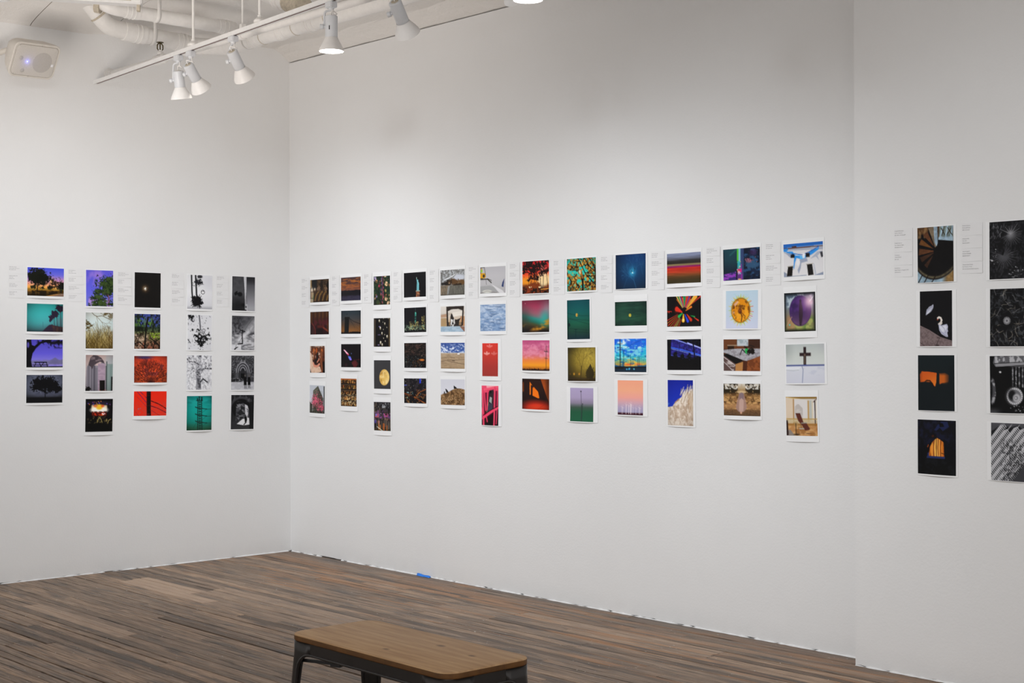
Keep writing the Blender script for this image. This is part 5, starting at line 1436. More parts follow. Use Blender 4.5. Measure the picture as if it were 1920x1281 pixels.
@art('power poles along a road under a turquoise and gold sky')
def B9r3(p):
    p.bg((0, '1a6ae0'), (.25, '2aa8e0'), (.5, '28b4d0'), (.65, '5ab0a0'), (.78, 'd8a83c'), (.82, '1a4a78'), (1, '0f1c28')); p.F('e8f4f4', 4, 6, .55, p.bm(.1, 0, .85, .3, .1), .9, .15); p.F('1c58d8', 4, 5, .58, p.bm(0, 0, 1, .5, .1), .85, .2); p.F('88e0ea', 5, 12, .58, p.bm(0, .2, 1, .6), .8, .1); p.F('f0c040', 5, 9, .46, p.em(.5, .7, .35, .14, .08), .9, .12); p.F('145a90', 4, 12, .6, p.bm(0, .5, 1, .85), .8); p.E(.45, .77, .12, .03, 'e0683a', .9, .03); p.E(.75, .76, .1, .03, 'd86a4a', .8, .03)
    p.L([(.185, .02), (.19, .86)], .034, '161a26'); p.L([(.3, .35), (.3, .84)], .02, '1a2230'); p.L([(.52, .48), (.52, .84)], .012, '1c2834'); p.L([(.74, .53), (.74, .84)], .012, '1c2834'); p.L([(.785, .53), (.79, .84)], .012, '1c2834'); p.L([(.3, .34), (.6, .15), (.92, .02)], .008, '16428a'); p.L([(.5, .5), (.8, .2)], .006, '1c6aa0')
    for y in (.15, .27, .34): p.L([(.1, y), (.26, y)], .012, '182030')
    for x in (.05, .1, .14): p.L([(x, .68), (x, .84)], .01, '1c3a5a')
    p.B(0, .83, 1, .87, '131414'); p.B(0, .87, 1, 1, '1c2a38', .9); p.D(4, .3, .88, .65, .91, .016, .024, '40b0e0 6ad0f0', .9, .01, 1.6); p.B(0, .87, .3, .9, '1a140e', .8)


@art('white wind turbines under a peach sky')
def B9r4(p):
    p.bg((0, 'f0a284'), (.3, 'f0aa88'), (.5, 'eca296'), (.65, 'cfa4b0'), (.78, 'b0a0bc'), (.92, '9c98b8'), (.93, '4a2430'), (1, '3a1a26'))
    for x, y in ((.18, .78), (.22, .78), (.35, .7), (.45, .72), (.52, .68), (.55, .7), (.62, .78), (.73, .8), (.85, .78), (.88, .79)):
        p.L([(x, y), (x, .96)], .018 if y < .75 else .010, 'f0e4e4', .95); p.L([(x - .05, y - .03), (x, y), (x + .01, y - .08)], .006, 'e8d8dc', .9); p.L([(x, y), (x + .05, y + .02)], .006, 'e8d8dc', .9)


@art('horizontal blurred stripes in grey, black, red and brown')
def B10r1(p):
    p.bg((0, '8a92ae'), (.1, '7e86a2'), (.2, '5c5e6c'), (.27, '2c2826'), (.35, '2a2622'), (.37, '8a7a52'), (.41, '7a6a48'), (.43, '9a1a6a'), (.46, '8a1a5a'), (.49, 'c02a20'), (.6, 'c03a22'), (.68, '8a4020'), (.76, '5a3a1c'), (.9, '3c321a'), (1, '342c18')); p.G(.1, 1, 26); p.G(.06, 3, 30)


@art('coloured lights zooming out of a dark centre')
def B10r2(p):
    p.bg('0c090a', '0d0a0b'); cx, cy = .52, .48
    for k in range(26):
        a = p.rr.uniform(-.1, PI + .1) if k < 17 else p.rr.uniform(PI * 1.08, PI * 1.4); a = a if k < 17 else a
        if k < 17: a = PI / 2 + (k - 8) * .09
        r0, r1 = (.12, p.rr.uniform(.4, .65)) if k < 17 else (.3, .85)
        if k >= 17: a = PI * 1.25 + (k - 21) * .1
        c = p.rr.choice('e08a28 f0b848 e84a20 d83a2a 28a060 f0c868 c86a20 3a4ac8'.split())
        p.L([(cx + math.cos(a) * r0 / p.a, cy - math.sin(a) * r0), (cx + math.cos(a) * r1 / p.a, cy - math.sin(a) * r1)], .012, c, .95, .04 if k < 17 else .03)
    for x0, y0, x1, y1, w, c in ((.45, .52, .3, .42, .16, 'd8301c'), (.47, .56, .37, .66, .1, '22a850'), (.5, .6, .5, .8, .12, 'f0b030'), (.54, .6, .63, .82, .1, '2a44d0'), (.6, .6, .72, .78, .1, 'c83018'), (.56, .48, .72, .36, .07, 'e87a28'), (.8, .7, .92, .8, .05, 'd83a20'), (.7, .64, .82, .68, .04, '22a048'), (.6, .4, .85, .04, .12, 'f0a838'), (.7, .3, 1, .02, .04, 'e03a28')): p.L([(x0, y0), (x1, y1)], w * .3, c, 1, w)
    p.L([(0, .48), (.15, .5)], .025, 'c02a1c'); p.D(3, 0, .45, .1, .58, .015, .022, 'e08040 d03a20'); p.glow(.3, .45, .1, 'd02a18', .5); p.E(.5, .78, .03, .04, 'ffe890', .8, .03); p.E(.52, .5, .03, .04, '080607', .9, .03)


@art('blue striped light through a bus window above dark silhouettes')
def B10r3(p):
    p.bg('0a090c', '0a090c'); p.P([(.13, .02), (.3, .0), (1, .3), (1, .6), (.55, .58), (.12, .52)], '2a2480'); p.F('3a3aa8', 8, 3, .5, p.pm([(.13, .02), (.3, 0), (1, .3), (1, .6), (.12, .52)]), .6); p.F('14123a', 18, 9, .55, p.bm(.1, 0, 1, .6), .6)
    p.L([(.22, 0), (1, .3)], .03, '8a9af0'); p.L([(.6, .12), (1, .3)], .035, 'b0b8ff'); p.L([(.12, .26), (.5, .36), (1, .52)], .03, '3a6af0'); p.L([(.12, .3), (1, .55)], .02, '8ab0ff', .8); p.L([(.12, .52), (.6, .6), (1, .66)], .02, '5a6ae0', .7); p.P([(.44, .0), (.6, .0), (.6, .14), (.44, .06)], '0a090c')
    p.B(0, 0, .12, .7, '0a0a0d'); p.L([(.77, .15), (.83, .65)], .05, '0c0b12'); p.L([(.36, .1), (.36, .5)], .008, '121030')
    for x, y in ((.26, .5), (.46, .56), (.66, .55), (.9, .62)): p.crown(x, y, .06, .09, '0a0a0d', .4)
    p.B(0, .6, 1, 1, '0a090b', 1, .1); p.D(8, .1, .5, 1, .66, .008, .012, '4a5ad0', .8)


@art('the white mane of a horse against a deep blue sky')
def B10r4(p):
    p.bg('1826a0', '1c34b4', '2450c0'); p.F('4a7ac8', 5, 9, .6, p.bm(0, .5, .4, .65, .05), .8); pts = [(0, .6), (.2, .58), (.32, .48), (.45, .42), (.58, .36), (.72, .3), (1, .22), (1, 1), (0, 1)]; p.P(pts, 'd0bca8'); m = p.pm(pts); p.F('a88c74', 9, 9, .55, m, .6); p.F('ece0d2', 7, 6, .52, m, .8)
    p.S(22, .5, .3, .95, .5, .2, 1.1, .016, 'e0d2c2 b8a088 f0e6da', .9, .3); p.S(16, .8, .35, 1, .75, .2, 1.5, .02, 'b08a68 d8c4ac', .8, .2); p.L([(.3, .5), (.45, .42)], .03, 'a87850', .7); p.F('bfa690', 18, 16, .56, p.bm(0, .65, 1, 1), .6); p.V(.15)


@art('a neon-lit glass column in a dark aquarium room')
def B11r1(p):
    p.bg('16303e', '18323e', '141c2c', '1a1a34'); p.put(np.clip((.4 - np.abs(p.X - .22)) * 3, 0, 1) * np.clip(1 - p.Y, 0, 1), '1c4650', .8); p.B(0, .1, .04, 1, '102028', .7); p.P([(0, .8), (.36, .72), (.36, 1), (0, 1)], '3a2a70', .9); p.F('a040c0', 6, 8, .55, p.pm([(0, .8), (.36, .72), (.36, 1), (0, 1)]), .8)
    p.B(.5, 0, 1, 1, '14243e', .9); p.F('2c5a86', 6, 6, .55, p.bm(.55, 0, 1, 1), .7); p.F('0a1222', 8, 8, .55, p.bm(.55, 0, 1, 1), .8); p.crown(.8, .52, .16, .12, '2e5070', .5); p.crown(.72, .4, .1, .05, '9a5a6a', 1.1, 10, .8); p.D(12, .58, .3, .98, .55, .008, .016, 'e07a8a d06a5a 4a7aa0', .8); p.E(.82, .15, .1, .1, '4a2a5a', .6, .08)
    p.put(p.bm(.385, 0, .43, .45, .01), '58c83a', .95); p.put(p.bm(.43, 0, .48, .45, .01), '8ac8d8', .95); p.B(.48, 0, .57, 1, '3a4a78', .8); p.L([(.2, .2), (.38, .02)], .06, '2a6a6a', .5)
    p.B(.4, .4, .48, .65, '3ab0b8', .9); p.B(.4, .64, .52, .75, 'e0206a', .95); p.B(.41, .72, .48, .8, 'e8a0d8', .9); p.B(.4, .8, .55, 1, '70308a', .8); p.D(12, .39, .4, .5, .98, .014, .022, '60e0e0 f0f0ff e060c0 f0a040 203050', .9); p.E(.47, .97, .04, .02, 'f0b050'); p.L([(.5, .5), (.52, .98)], .03, 'a030a0', .8)


@art('a spiky orange sliced fruit on pale blue')
def B11r2(p):
    p.bg('b8cedc', 'bcccdc', 'c8cce0')
    for k in range(48):
        a = k * 2 * PI / 48; l = .36 + .04 * math.sin(k * 3.7)
        p.L([(.47 + math.cos(a) * .24 / p.a, .52 + math.sin(a) * .3), (.47 + math.cos(a) * (l + .02) / p.a, .52 + math.sin(a) * (l + .03))], .045, 'd0bc34' if k % 3 else 'a8c84a', .95, .006)
    for a in (-.6, -.25, .1, .4, .7): p.L([(.47 + math.cos(a) * .26 / p.a, .52 + math.sin(a) * .3), (.47 + math.cos(a) * .42 / p.a, .52 + math.sin(a) * .42)], .014, 'd85a2a')
    p.E(.47, .52, .295, .325, '8a5a14', 1, .02); p.E(.47, .52, .275, .3, 'dc8a14', 1, .02); m = p.em(.47, .52, .27, .3, .03); p.F('5a3008', 7, 7, .62, m, .8); p.F('f0a828', 5, 5, .56, m, .7)
    p.E(.45, .54, .06, .07, '5a2c10', .95, .03); p.E(.45, .53, .03, .03, 'a05020', .9); p.L([(.46, .55), (.52, .68), (.5, .8)], .03, '3c1c0a', .9); p.L([(.46, .53), (.44, .36)], .025, '6a380e', .8); p.L([(.47, .55), (.62, .68)], .022, '6a380e', .8); p.P([(.26, .36), (.38, .27), (.4, .32), (.28, .42)], 'e0b0a0', .8); p.E(.25, .58, .04, .03, 'd8a080', .7)
    p.D(14, .2, .1, .75, .2, .006, .01, '6ac8a0 70c0c8', .8)


@art('an abandoned wooden desk with a dark-limbed figure in green')
def B11r3(p):
    p.bg('5a3422', '4a2c1c', '2a1a12'); p.B(.38, 0, .68, .22, 'c0cad0', .95); p.F('8a98a0', 7, 7, .56, p.bm(.38, 0, .68, .22), .7); p.B(.0, 0, .36, .3, '6a3e24', .9); p.B(.7, 0, 1, .28, '3a2218', .9); p.B(.12, .2, .3, .32, '24160e', .9); p.L([(.12, .2), (.38, .2)], .025, 'b09a80'); p.B(.36, .22, .66, .32, '6a3418', .9)
    p.P([(0, .34), (.4, .3), (1, .3), (1, .52), (.66, .68), (.56, .66), (.1, .45), (0, .42)], 'a8a6ac'); p.F('7a7478', 12, 12, .56, p.pm([(0, .34), (1, .3), (1, .52), (.66, .68), (.1, .45)]), .6); p.D(8, .05, .34, .9, .6, .008, .014, '4a4444')
    p.P([(.1, .45), (.56, .66), (.36, .78), (0, .5)], '0e0b0b'); p.P([(0, .5), (.36, .78), (.36, 1), (0, 1)], '5a4440'); p.F('c0b4b0', 3, 12, .6, p.pm([(0, .55), (.34, .8), (.3, 1), (0, .8)]), .9); p.L([(0, .55), (.34, .82)], .02, 'd8d0d0'); p.L([(0, .7), (.28, .98)], .02, 'c8c0c0'); p.P([(.35, .78), (.56, .7), (.56, 1), (.35, 1)], 'b07a44'); p.P([(.55, .68), (.66, .68), (.66, 1), (.55, 1)], '4a2412'); p.P([(.66, .67), (1, .53), (1, 1), (.66, 1)], '8a4a24'); p.F('5a2c14', 6, 4, .56, p.pm([(.66, .67), (1, .53), (1, 1), (.66, 1)]), .6)
    p.E(.64, .37, .05, .09, '28a850'); p.L([(.6, .42), (.52, .32), (.46, .5)], .03, '12100f'); p.L([(.58, .24), (.64, .28)], .05, '14110f'); p.crown(.76, .38, .1, .1, '17120f', .5); p.L([(.66, .24), (.74, .2), (.84, .24)], .025, '1a1512'); p.L([(.66, .46), (.7, .5)], .02, '16120f')


@art('a mirrored pale ghostly dress shape on dry ground')
def B11r4(p):
    p.bg('d8d4cc', 'a88a60', '8a6238', 'a0744a', '7a5636', '5c4430'); half = p.X.copy(); p.X = np.abs(p.X - .5) * 2
    p.F('241c12', 8, 16, .46, p.bm(.2, 0, 1.1, .3, .04), .95); p.crown(.8, .22, .4, .1, '2a2214', .8, 9); p.F('e4e0d8', 8, 10, .58, p.bm(.2, 0, .9, .18), .9); p.F('4a3018', 5, 24, .52, p.bm(0, .3, 1.1, .66, .03), .85); p.F('d0a468', 4, 24, .58, p.bm(0, .36, 1.1, .8, .03), .85); p.F('4a3422', 20, 28, .55, p.bm(0, .8, 1.1, 1, .04), .7); p.B(0, .64, 1.1, .76, 'b88858', .6, .06)
    p.P([(-.1, .24), (.1, .26), (.22, .5), (.3, .75), (.16, .86), (-.1, .9)], 'a08078', .85); p.P([(-.1, .26), (.07, .3), (.12, .6), (.12, .85), (-.1, .9)], 'c4a498', .8); p.L([(.05, .3), (.07, .85)], .014, 'e8d4cc'); p.L([(.14, .5), (.32, .78)], .012, 'd8bca8', .7); p.P([(0, .22), (.2, .24), (.24, .28), (.1, .3), (0, .3)], 'd0b48a', .9); p.P([(-.1, .25), (.1, .3), (.1, .5), (-.1, .4)], '6a5a68', .7); p.E(0, .9, .06, .03, 'd8a488', .9); p.E(0, .1, .06, .08, 'b8a080', .6, .03); p.X = half


@art('blue fabric strung across a white building with dark windows')
def B12r1(p):
    p.bg('d4d2d4', 'd8d6d8', 'dddbdc'); p.P([(0, 0), (1, 0), (1, .11), (0, .12)], '2464b8'); p.P([(0, .12), (1, .12), (1, .15), (0, .16)], '5a3a36'); p.P([(0, .16), (1, .15), (1, .25), (0, .2)], 'a8acba'); p.P([(.22, .09), (.34, .08), (.34, .12), (.22, .13)], '4a3028')
    p.P([(0, .15), (.12, .13), (.12, .2), (.05, .24), (0, .22)], '2a86d8'); p.P([(.04, .22), (.24, .24), (.3, .36), (.48, .4), (.6, .36), (.7, .24), (.86, .2), (.9, .13), (.89, .24), (.74, .36), (.6, .44), (.48, .5), (.34, .44), (.3, .58), (.28, .78), (.26, .72), (.28, .42), (.14, .3)], '2e8ee0'); p.F('64b8f0', 6, 6, .52, p.pm([(.24, .26), (.5, .4), (.6, .38), (.5, .5), (.32, .46)]), .9); p.L([(.22, .3), (.48, .36), (.72, .26), (.9, .14)], .02, '1a50b0')
    p.P([(.0, .24), (.22, .3), (.18, .42), (.08, .3)], '8a96b0', .8); p.P([(.4, .5), (.6, .46), (.62, .56), (.46, .6), (.45, .74), (.4, .92), (.37, .8), (.42, .66)], '8e98b0', .85); p.P([(.68, .5), (.86, .3), (.98, .28), (.86, .42), (.9, .56), (.82, .44)], '98a2b8', .7); p.E(.38, .58, .05, .1, 'e4e2e4')
    p.B(.19, .35, .29, .43, '161416'); p.E(.24, .36, .05, .04, '161416'); p.B(.57, .32, .67, .44, '1a1618'); p.P([(.92, .32), (.98, .3), (1, .46), (.95, .48)], '3a3a40'); p.B(.49, .32, .55, .46, 'f0eef0', .9); p.P([(.12, .68), (.25, .67), (.23, .98), (.08, 1)], '181412'); p.P([(.6, .66), (.73, .65), (.77, .97), (.64, .99)], '181412'); p.L([(.11, .68), (.27, .67)], .02, 'a8a094'); p.L([(.59, .65), (.75, .64)], .02, 'a8a094'); p.P([(0, .82), (.08, .88), (.08, 1), (0, 1)], '8a94a8'); p.P([(.8, .98), (1, .9), (1, 1), (.8, 1)], '8a94a8'); p.P([(.76, .64), (.78, .64), (.84, .98), (.8, .98)], 'b4b8c4', .8); p.P([(0, .97), (.6, .96), (.6, 1), (0, 1)], '9aa2b2', .8)


@art('a purple glass oval with a shadowy standing figure inside')
def B12r2(p):
    p.bg('3a4a5a', '6a7a8a', '8a7a5a', '7a8a4a'); p.F('c0d0d8', 5, 6, .5, p.bm(.1, .02, .9, .4, .1), .8); p.F('a8b060', 5, 5, .5, p.bm(.2, .65, .95, 1, .1), .8); p.B(.1, .6, .35, .95, 'a87a5a', .7, .08); p.F('5a7a3a', 4, 5, .55, p.bm(.6, .6, 1, 1, .1), .7)
    p.E(.52, .47, .345, .39, '2e1a4a', 1, .02); p.E(.52, .47, .33, .375, '4a2a6c', 1, .03); m = p.em(.52, .47, .33, .375, .03); p.F('2a1a44', 4, 4, .5, m, .7, .3); p.put(m * np.clip((p.Y - .45) * 2.5, 0, 1), '7a5a70', .7); p.put(m * np.clip((p.X - .6) * 3, 0, 1), '6a3a7a', .7)
    p.P([(.5, .24), (.56, .24), (.6, .4), (.6, .6), (.56, .85), (.5, .85), (.48, .6), (.48, .4)], '2e2028', .85); p.E(.53, .22, .035, .04, '241826', .9)
    p.glow(.82, .24, .13, 'fff0e8', .95); p.glow(.82, .24, .26, 'e0a0c8', .5); p.L([(.82, .24), (.95, .1)], .02, 'fff', .8); p.E(.52, .07, .016, .012, 'f0e0ff'); p.E(.18, .82, .025, .02, '50c8c0'); p.L([(.08, .85), (.25, .62)], .02, 'd0a080', .7)
    d = np.maximum(np.abs(p.X - .5) * 2, np.abs(p.Y - .5) * 2); p.put(np.clip((d - .8) * 6, 0, 1), '0a0a0a', .95)


@art('a dark wooden crucifix above white cloth')
def B12r3(p):
    p.bg((0, 'b4bab8'), (.3, 'c4c9c4'), (.53, 'ccd0cc'), (.54, 'd0d2da'), (1, 'c8c9d4')); p.put(np.clip((.25 - p.X) * 3, 0, 1) * np.clip((.55 - p.Y) * 3, 0, 1), '8e9492', .7); p.put(np.clip((p.X - .8) * 3, 0, 1) * np.clip((.3 - p.Y) * 3, 0, 1), 'a8a0b0', .6)
    p.B(.465, .08, .535, .53, '2c1e20'); p.B(.365, .225, .655, .31, '2e2022'); p.L([(.5, .3), (.5, .5)], .025, '6a5a4a'); p.E(.5, .28, .02, .03, '6a5848')
    p.B(0, .525, 1, .56, '414c84', 1, .01); p.B(0, .555, 1, .575, 'a8acc4', .8); p.P([(0, .58), (.4, .57), (.36, .64), (.3, .68), (0, .67)], 'dcdee4'); p.L([(0, .66), (.2, .67), (.34, .66)], .012, '9aa0a8'); p.L([(.43, .57), (.455, .65), (.445, .98)], .018, '6a7498', .9); p.F('b8bccc', 4, 14, .58, p.bm(.46, .58, 1, .8), .5)


@art('a brown reclining lounge chair in a sunny glass-walled room')
def B12r4(p):
    p.bg('d0c4b4', 'd8d0c4', 'c8b494', 'a87a48'); p.P([(0, 0), (1, 0), (1, .04), (.9, .13), (.6, .08), (0, .03)], '8a6a30'); p.L([(0, .02), (.4, .06), (.9, .12)], .02, 'd8b878'); p.B(.28, .06, 1, .56, 'd8d4d2', .9)
    p.P([(.3, .26), (.36, .2), (.42, .19), (.5, .26), (.55, .3), (.55, .56), (.3, .56)], 'b8b0aa', .9); p.F('d0cac4', 6, 18, .5, p.bm(.3, .28, .55, .56), .7); p.B(0, .06, .25, .58, 'd8c4ac', .9); p.B(.24, .06, .275, .7, 'a87c48'); p.B(.7, .1, .75, .65, 'b8945c'); p.B(.76, .1, .83, .6, 'a8b0a8', .7); p.B(.83, .12, .87, .6, 'd8c8a8', .8); p.P([(.91, .1), (.945, .08), (.95, .78), (.92, .78)], '3a2a28'); p.B(.95, .05, 1, .6, 'e4dccc', .8); p.L([(.88, .14), (1, .05)], .02, '4a2e2a')
    p.B(0, .555, 1, .58, 'b8924c'); p.B(0, .58, .8, .66, 'c8b48c', .7); p.B(0, .68, 1, .74, 'a06c30', .9, .02); p.B(0, .74, 1, 1, 'b88450', 1, .02); p.F('d8b078', 3, 8, .55, p.bm(0, .74, 1, 1), .6); p.P([(0, .86), (.14, .84), (.3, 1), (0, 1)], '8a8078'); p.F('8a5a2c', 4, 8, .58, p.bm(.3, .76, 1, 1), .6)
    p.P([(.31, .42), (.46, .42), (.57, .66), (.46, .68), (.4, .62)], '5a2c22'); p.P([(.48, .68), (.66, .67), (.77, .82), (.74, .84), (.62, .86)], '5c2e24'); p.L([(.5, .67), (.66, .66)], .02, '9aa09a'); p.L([(.48, .7), (.5, .8)], .014, '4a3c34'); p.L([(.44, .81), (.58, .81)], .02, 'b0bcc0'); p.E(.33, .69, .07, .06, 'a88a58', .6); p.L([(.32, .68), (.33, .95)], .022, '3a2a1c'); p.E(.35, .96, .1, .02, '3a2c20'); p.P([(0, .6), (.06, .6), (.08, .98), (0, 1)], '2e1c18'); p.E(.72, .93, .08, .015, '6a4024', .8)


# ---- right-hand wall
@art('a spiral staircase with brown treads seen from above')
def R1r1(p):
    p.bg('3a2a1a', '161210', '0e0b0b'); p.E(.5, .5, .62, .46, '0a0809', 1, .02); p.B(0, 0, .3, .12, '5a3c22', .9, .05); p.F('8a6a44', 14, 5, .55, p.bm(0, 0, .28, .2, .04), .7); c = (.54, .44)
    for q in ([(.16, .14), (.28, .08), (.48, .36), (.5, .38)], [(.05, .3), (.12, .21), (.46, .4), (.5, .41)], [(.04, .5), (.06, .38), (.46, .43), (.46, .45)], [(.13, .63), (.07, .54), (.46, .46), (.46, .48)], [(.28, .74), (.2, .68), (.46, .5), (.44, .52)]): p.P(q, '5a3620' if q[0][1] < .55 else '3a2418')
    p.P([(.05, .31), (.13, .215), (.4, .37), (.3, .36)], '70461f', .8); p.P([(.31, .02), (.5, 0), (.56, .33), (.5, .38), (.46, .3)], '7a6a56'); p.P([(.46, 0), (.56, 0), (.57, .3), (.54, .36), (.48, .28)], '8fa4b4'); p.P([(.56, .0), (.64, .0), (.62, .2), (.57, .22)], '4a3420')
    p.P([(.62, 0), (1, 0), (1, .26), (.6, .22)], '75837f'); p.P([(.6, .19), (1, .2), (1, .28), (.58, .24)], '9ab0be')
    for x in (.64, .78, .92): p.L([(x + .06, 0), (x, .22)], .025, '9cb6c8')
    for q in ([(.68, .17), (.76, .02)], [(.67, .04), (.76, .16)], [(.82, .16), (.92, .06)], [(.84, .04), (.96, .17)]): p.L(q, .014, '2a1c12')
    p.P([(.58, .25), (1, .28), (1, .8), (.56, .6), (.54, .42)], '090708'); p.E(.5, .46, .64, .47, '0d0a0a', 0)
    t = np.sqrt(((p.X - .5) / .62) ** 2 + ((p.Y - .43) / .48) ** 2); low = np.clip((p.Y - .66) * 8, 0, 1)
    p.put(np.clip(1 - np.abs(t - 1.0) * 14, 0, 1) * low, '6e644e', .95); p.F('36301e', 14, 14, .55, np.clip(1 - np.abs(t - 1.0) * 14, 0, 1) * low, .6); p.put(np.clip((t - 1.06) * 20, 0, 1) * low, '8fa8b8', .95); p.put(np.clip((t - 1.06) * 20, 0, 1) * low * np.clip((p.X - .7) * 8, 0, 1), '8a6a3c', .95)
    for x in (.1, .28, .5): p.L([(x + .04, .86), (x - .08, 1)], .02, '1c1410')
    p.G(.12, 14, 20); p.B(.98, 0, 1, 1, '1a1010', .5)


@art('two white swans on black water beside stone paving')
def R1r2(p):
    p.bg('0d0c0f', '0b0a0d'); p.P([(0, .615), (.3, .7), (.65, .83), (1, .9), (1, 1), (0, 1)], '7a6a6a'); m = p.pm([(0, .62), (.65, .84), (1, .91), (1, 1), (0, 1)]); p.F('5a4c4c', 14, 20, .6, m, .6); p.L([(.63, .84), (.5, 1)], .008, '3a3030'); p.L([(0, .92), (.16, .99)], .008, '3a3030'); p.D(8, .05, .7, .9, .99, .004, .008, '3a2e2e'); p.E(.56, .98, .05, .015, '3c3232'); p.E(.57, .84, .03, .012, '4a3e3e')
    p.P([(.19, .44), (.22, .34), (.3, .285), (.38, .265), (.42, .24), (.43, .26), (.42, .31), (.36, .37), (.27, .41)], 'aeb0c2'); p.P([(.2, .43), (.25, .38), (.36, .33), (.3, .39)], 'd4d6e0'); p.L([(.25, .33), (.4, .28)], .008, '6a6c7c')
    p.L([(.6, .6), (.66, .57), (.68, .53), (.65, .49), (.6, .478), (.565, .495)], .035, 'e2dad2'); p.L([(.63, .6), (.665, .58)], .05, 'd8d0c8'); p.P([(.585, .6), (.66, .62), (.7, .62), (.84, .6), (.87, .64), (.86, .7), (.88, .73), (.85, .75), (.875, .83), (.82, .83), (.68, .78), (.61, .71)], 'b6b8cc'); p.P([(.6, .63), (.7, .64), (.8, .62), (.84, .66), (.78, .74), (.66, .74)], 'd4d6e2'); p.L([(.66, .62), (.76, .68), (.8, .76)], .008, '8a8ca4'); p.L([(.62, .68), (.7, .76), (.84, .82)], .008, '8a8ca4'); p.P([(.565, .5), (.58, .51), (.55, .535), (.54, .525)], 'd8502a')


@art('an orange glow through a car windscreen in the dark')
def R1r3(p):
    p.bg('141d20', '12191c', '10171a'); p.P([(.1, .31), (.11, .295), (.3, .3), (.52, .32), (.51, .48), (.48, .56), (.46, .56), (.39, .49), (.3, .47), (.07, .49), (.06, .35)], 'c8561c'); m = p.pm([(.1, .31), (.3, .3), (.52, .32), (.51, .48), (.48, .56), (.39, .49), (.3, .47), (.07, .49), (.06, .35)]); p.put(m * np.clip((p.X - .1) * 2, 0, 1) * np.clip((p.Y - .3) * 4, 0, 1), 'ee8c2c', .9); p.put(m * np.clip(.14 - p.X, 0, 1) * 8, '5a2a14', .6)
    p.P([(.595, .33), (.75, .32), (.85, .36), (.84, .48), (.66, .5), (.6, .525)], 'b0521e'); p.put(p.bm(.6, .34, .82, .5, .05), 'c8641e', .6); p.put(np.clip((p.X - .72) * 6, 0, 1) * p.bm(.55, .2, 1, .6), '12191c', .95); p.B(.595, .29, .86, .345, '141c1e', .6, .05)
    p.P([(.2, .47), (.24, .45), (.33, .45), (.41, .5), (.45, .56), (.3, .5)], '181412'); p.L([(.2, .475), (.25, .45), (.34, .455), (.42, .52)], .012, '1e1410'); p.E(.29, .475, .06, .012, 'c05a20', .8); p.B(.53, .28, .585, .6, '11181a', .9)


@art('a glowing orange arched window in a black night house')
def R1r4(p):
    p.bg('0e0e14', '0b0b10', '090a0a'); p.F('1a1e3c', 5, 6, .56, p.bm(0, 0, 1, .5, .1), .6, .3); p.P([(.62, .03), (.78, .03), (.82, .12), (.66, .2), (.58, .14), (.5, .2), (.44, .19), (.52, .1)], '1c2448'); p.P([(.56, .05), (.66, .06), (.7, .12), (.58, .13)], '0a0a0e')
    p.P([(.3, .66), (.33, .5), (.4, .4), (.5, .335), (.52, .33), (.6, .36), (.68, .4), (.7, .66)], 'e07a20'); m = p.pm([(.3, .66), (.33, .5), (.4, .4), (.5, .335), (.6, .36), (.68, .4), (.7, .66)]); p.put(m * np.exp(-((p.X - .5) / .12) ** 2), 'ffc860', .85); p.F('7a3410', 16, 1.2, .55, m, .75); p.L([(.5, .34), (.5, .66)], .018, '5a2a0c', .8); p.put(m * np.clip((p.X - .62) * 10, 0, 1), '8a3a14', .7)
    p.P([(.27, .68), (.31, .52), (.4, .39), (.3, .44), (.24, .66)], '0a090c'); p.L([(.27, .5), (.29, .46)], .015, 'a04a18'); p.P([(.26, .66), (.72, .66), (.72, .7), (.24, .7)], '26305e'); p.P([(.27, .6), (.31, .6), (.31, .68), (.26, .68)], '222a58'); p.L([(.63, .6), (.74, .62)], .01, '14100e'); p.crown(.4, .3, .03, .02, '3a1c10', .6); p.F('14161a', 7, 7, .6, p.bm(0, .7, 1, 1), .6)


def _fan(p, x, y, a0, a1, n, l, c1, c2):
    for k in range(n):
        a = a0 + (a1 - a0) * k / (n - 1); q = l * p.rr.uniform(.7, 1.1)
        p.L([(x, y), (x + math.cos(a) * q / p.a, y - math.sin(a) * q)], .014, c1 if k % 2 else c2, .8, .004)


@art('silvery fan palm fronds in darkness, black and white')
def R2r1(p):
    p.bg('121214', '101012', '141416'); p.F('2a2a2e', 10, 12, .6, None, .7); _fan(p, .6, .23, -2.9, .2, 26, .24, '6e6e72', '3a3a3e'); _fan(p, .6, .23, .3, 2.7, 12, .2, 'a0a0a4', '4a4a4e'); _fan(p, .4, .6, 2.7, 6.6, 34, .26, '66666a', '323236'); _fan(p, .4, .6, .2, 1.2, 8, .22, '58585c', '2a2a2e'); p.glow(.58, .23, .06, '9a9a9e', .6); p.D(34, .5, .78, 1, .98, .004, .01, '8a8a8e c8c8cc 5a5a5e'); p.S(14, 0, .05, .4, .3, .06, 1.2, .006, '6a6a6e a8a8ac', .8, .6); p.E(.08, .67, .03, .012, 'd8d8dc'); p.D(10, 0, .45, .25, .75, .004, .01, 'b0b0b4'); p.S(10, .1, .7, .9, .95, .1, 1.4, .006, '4a4a4e', .7, .5)


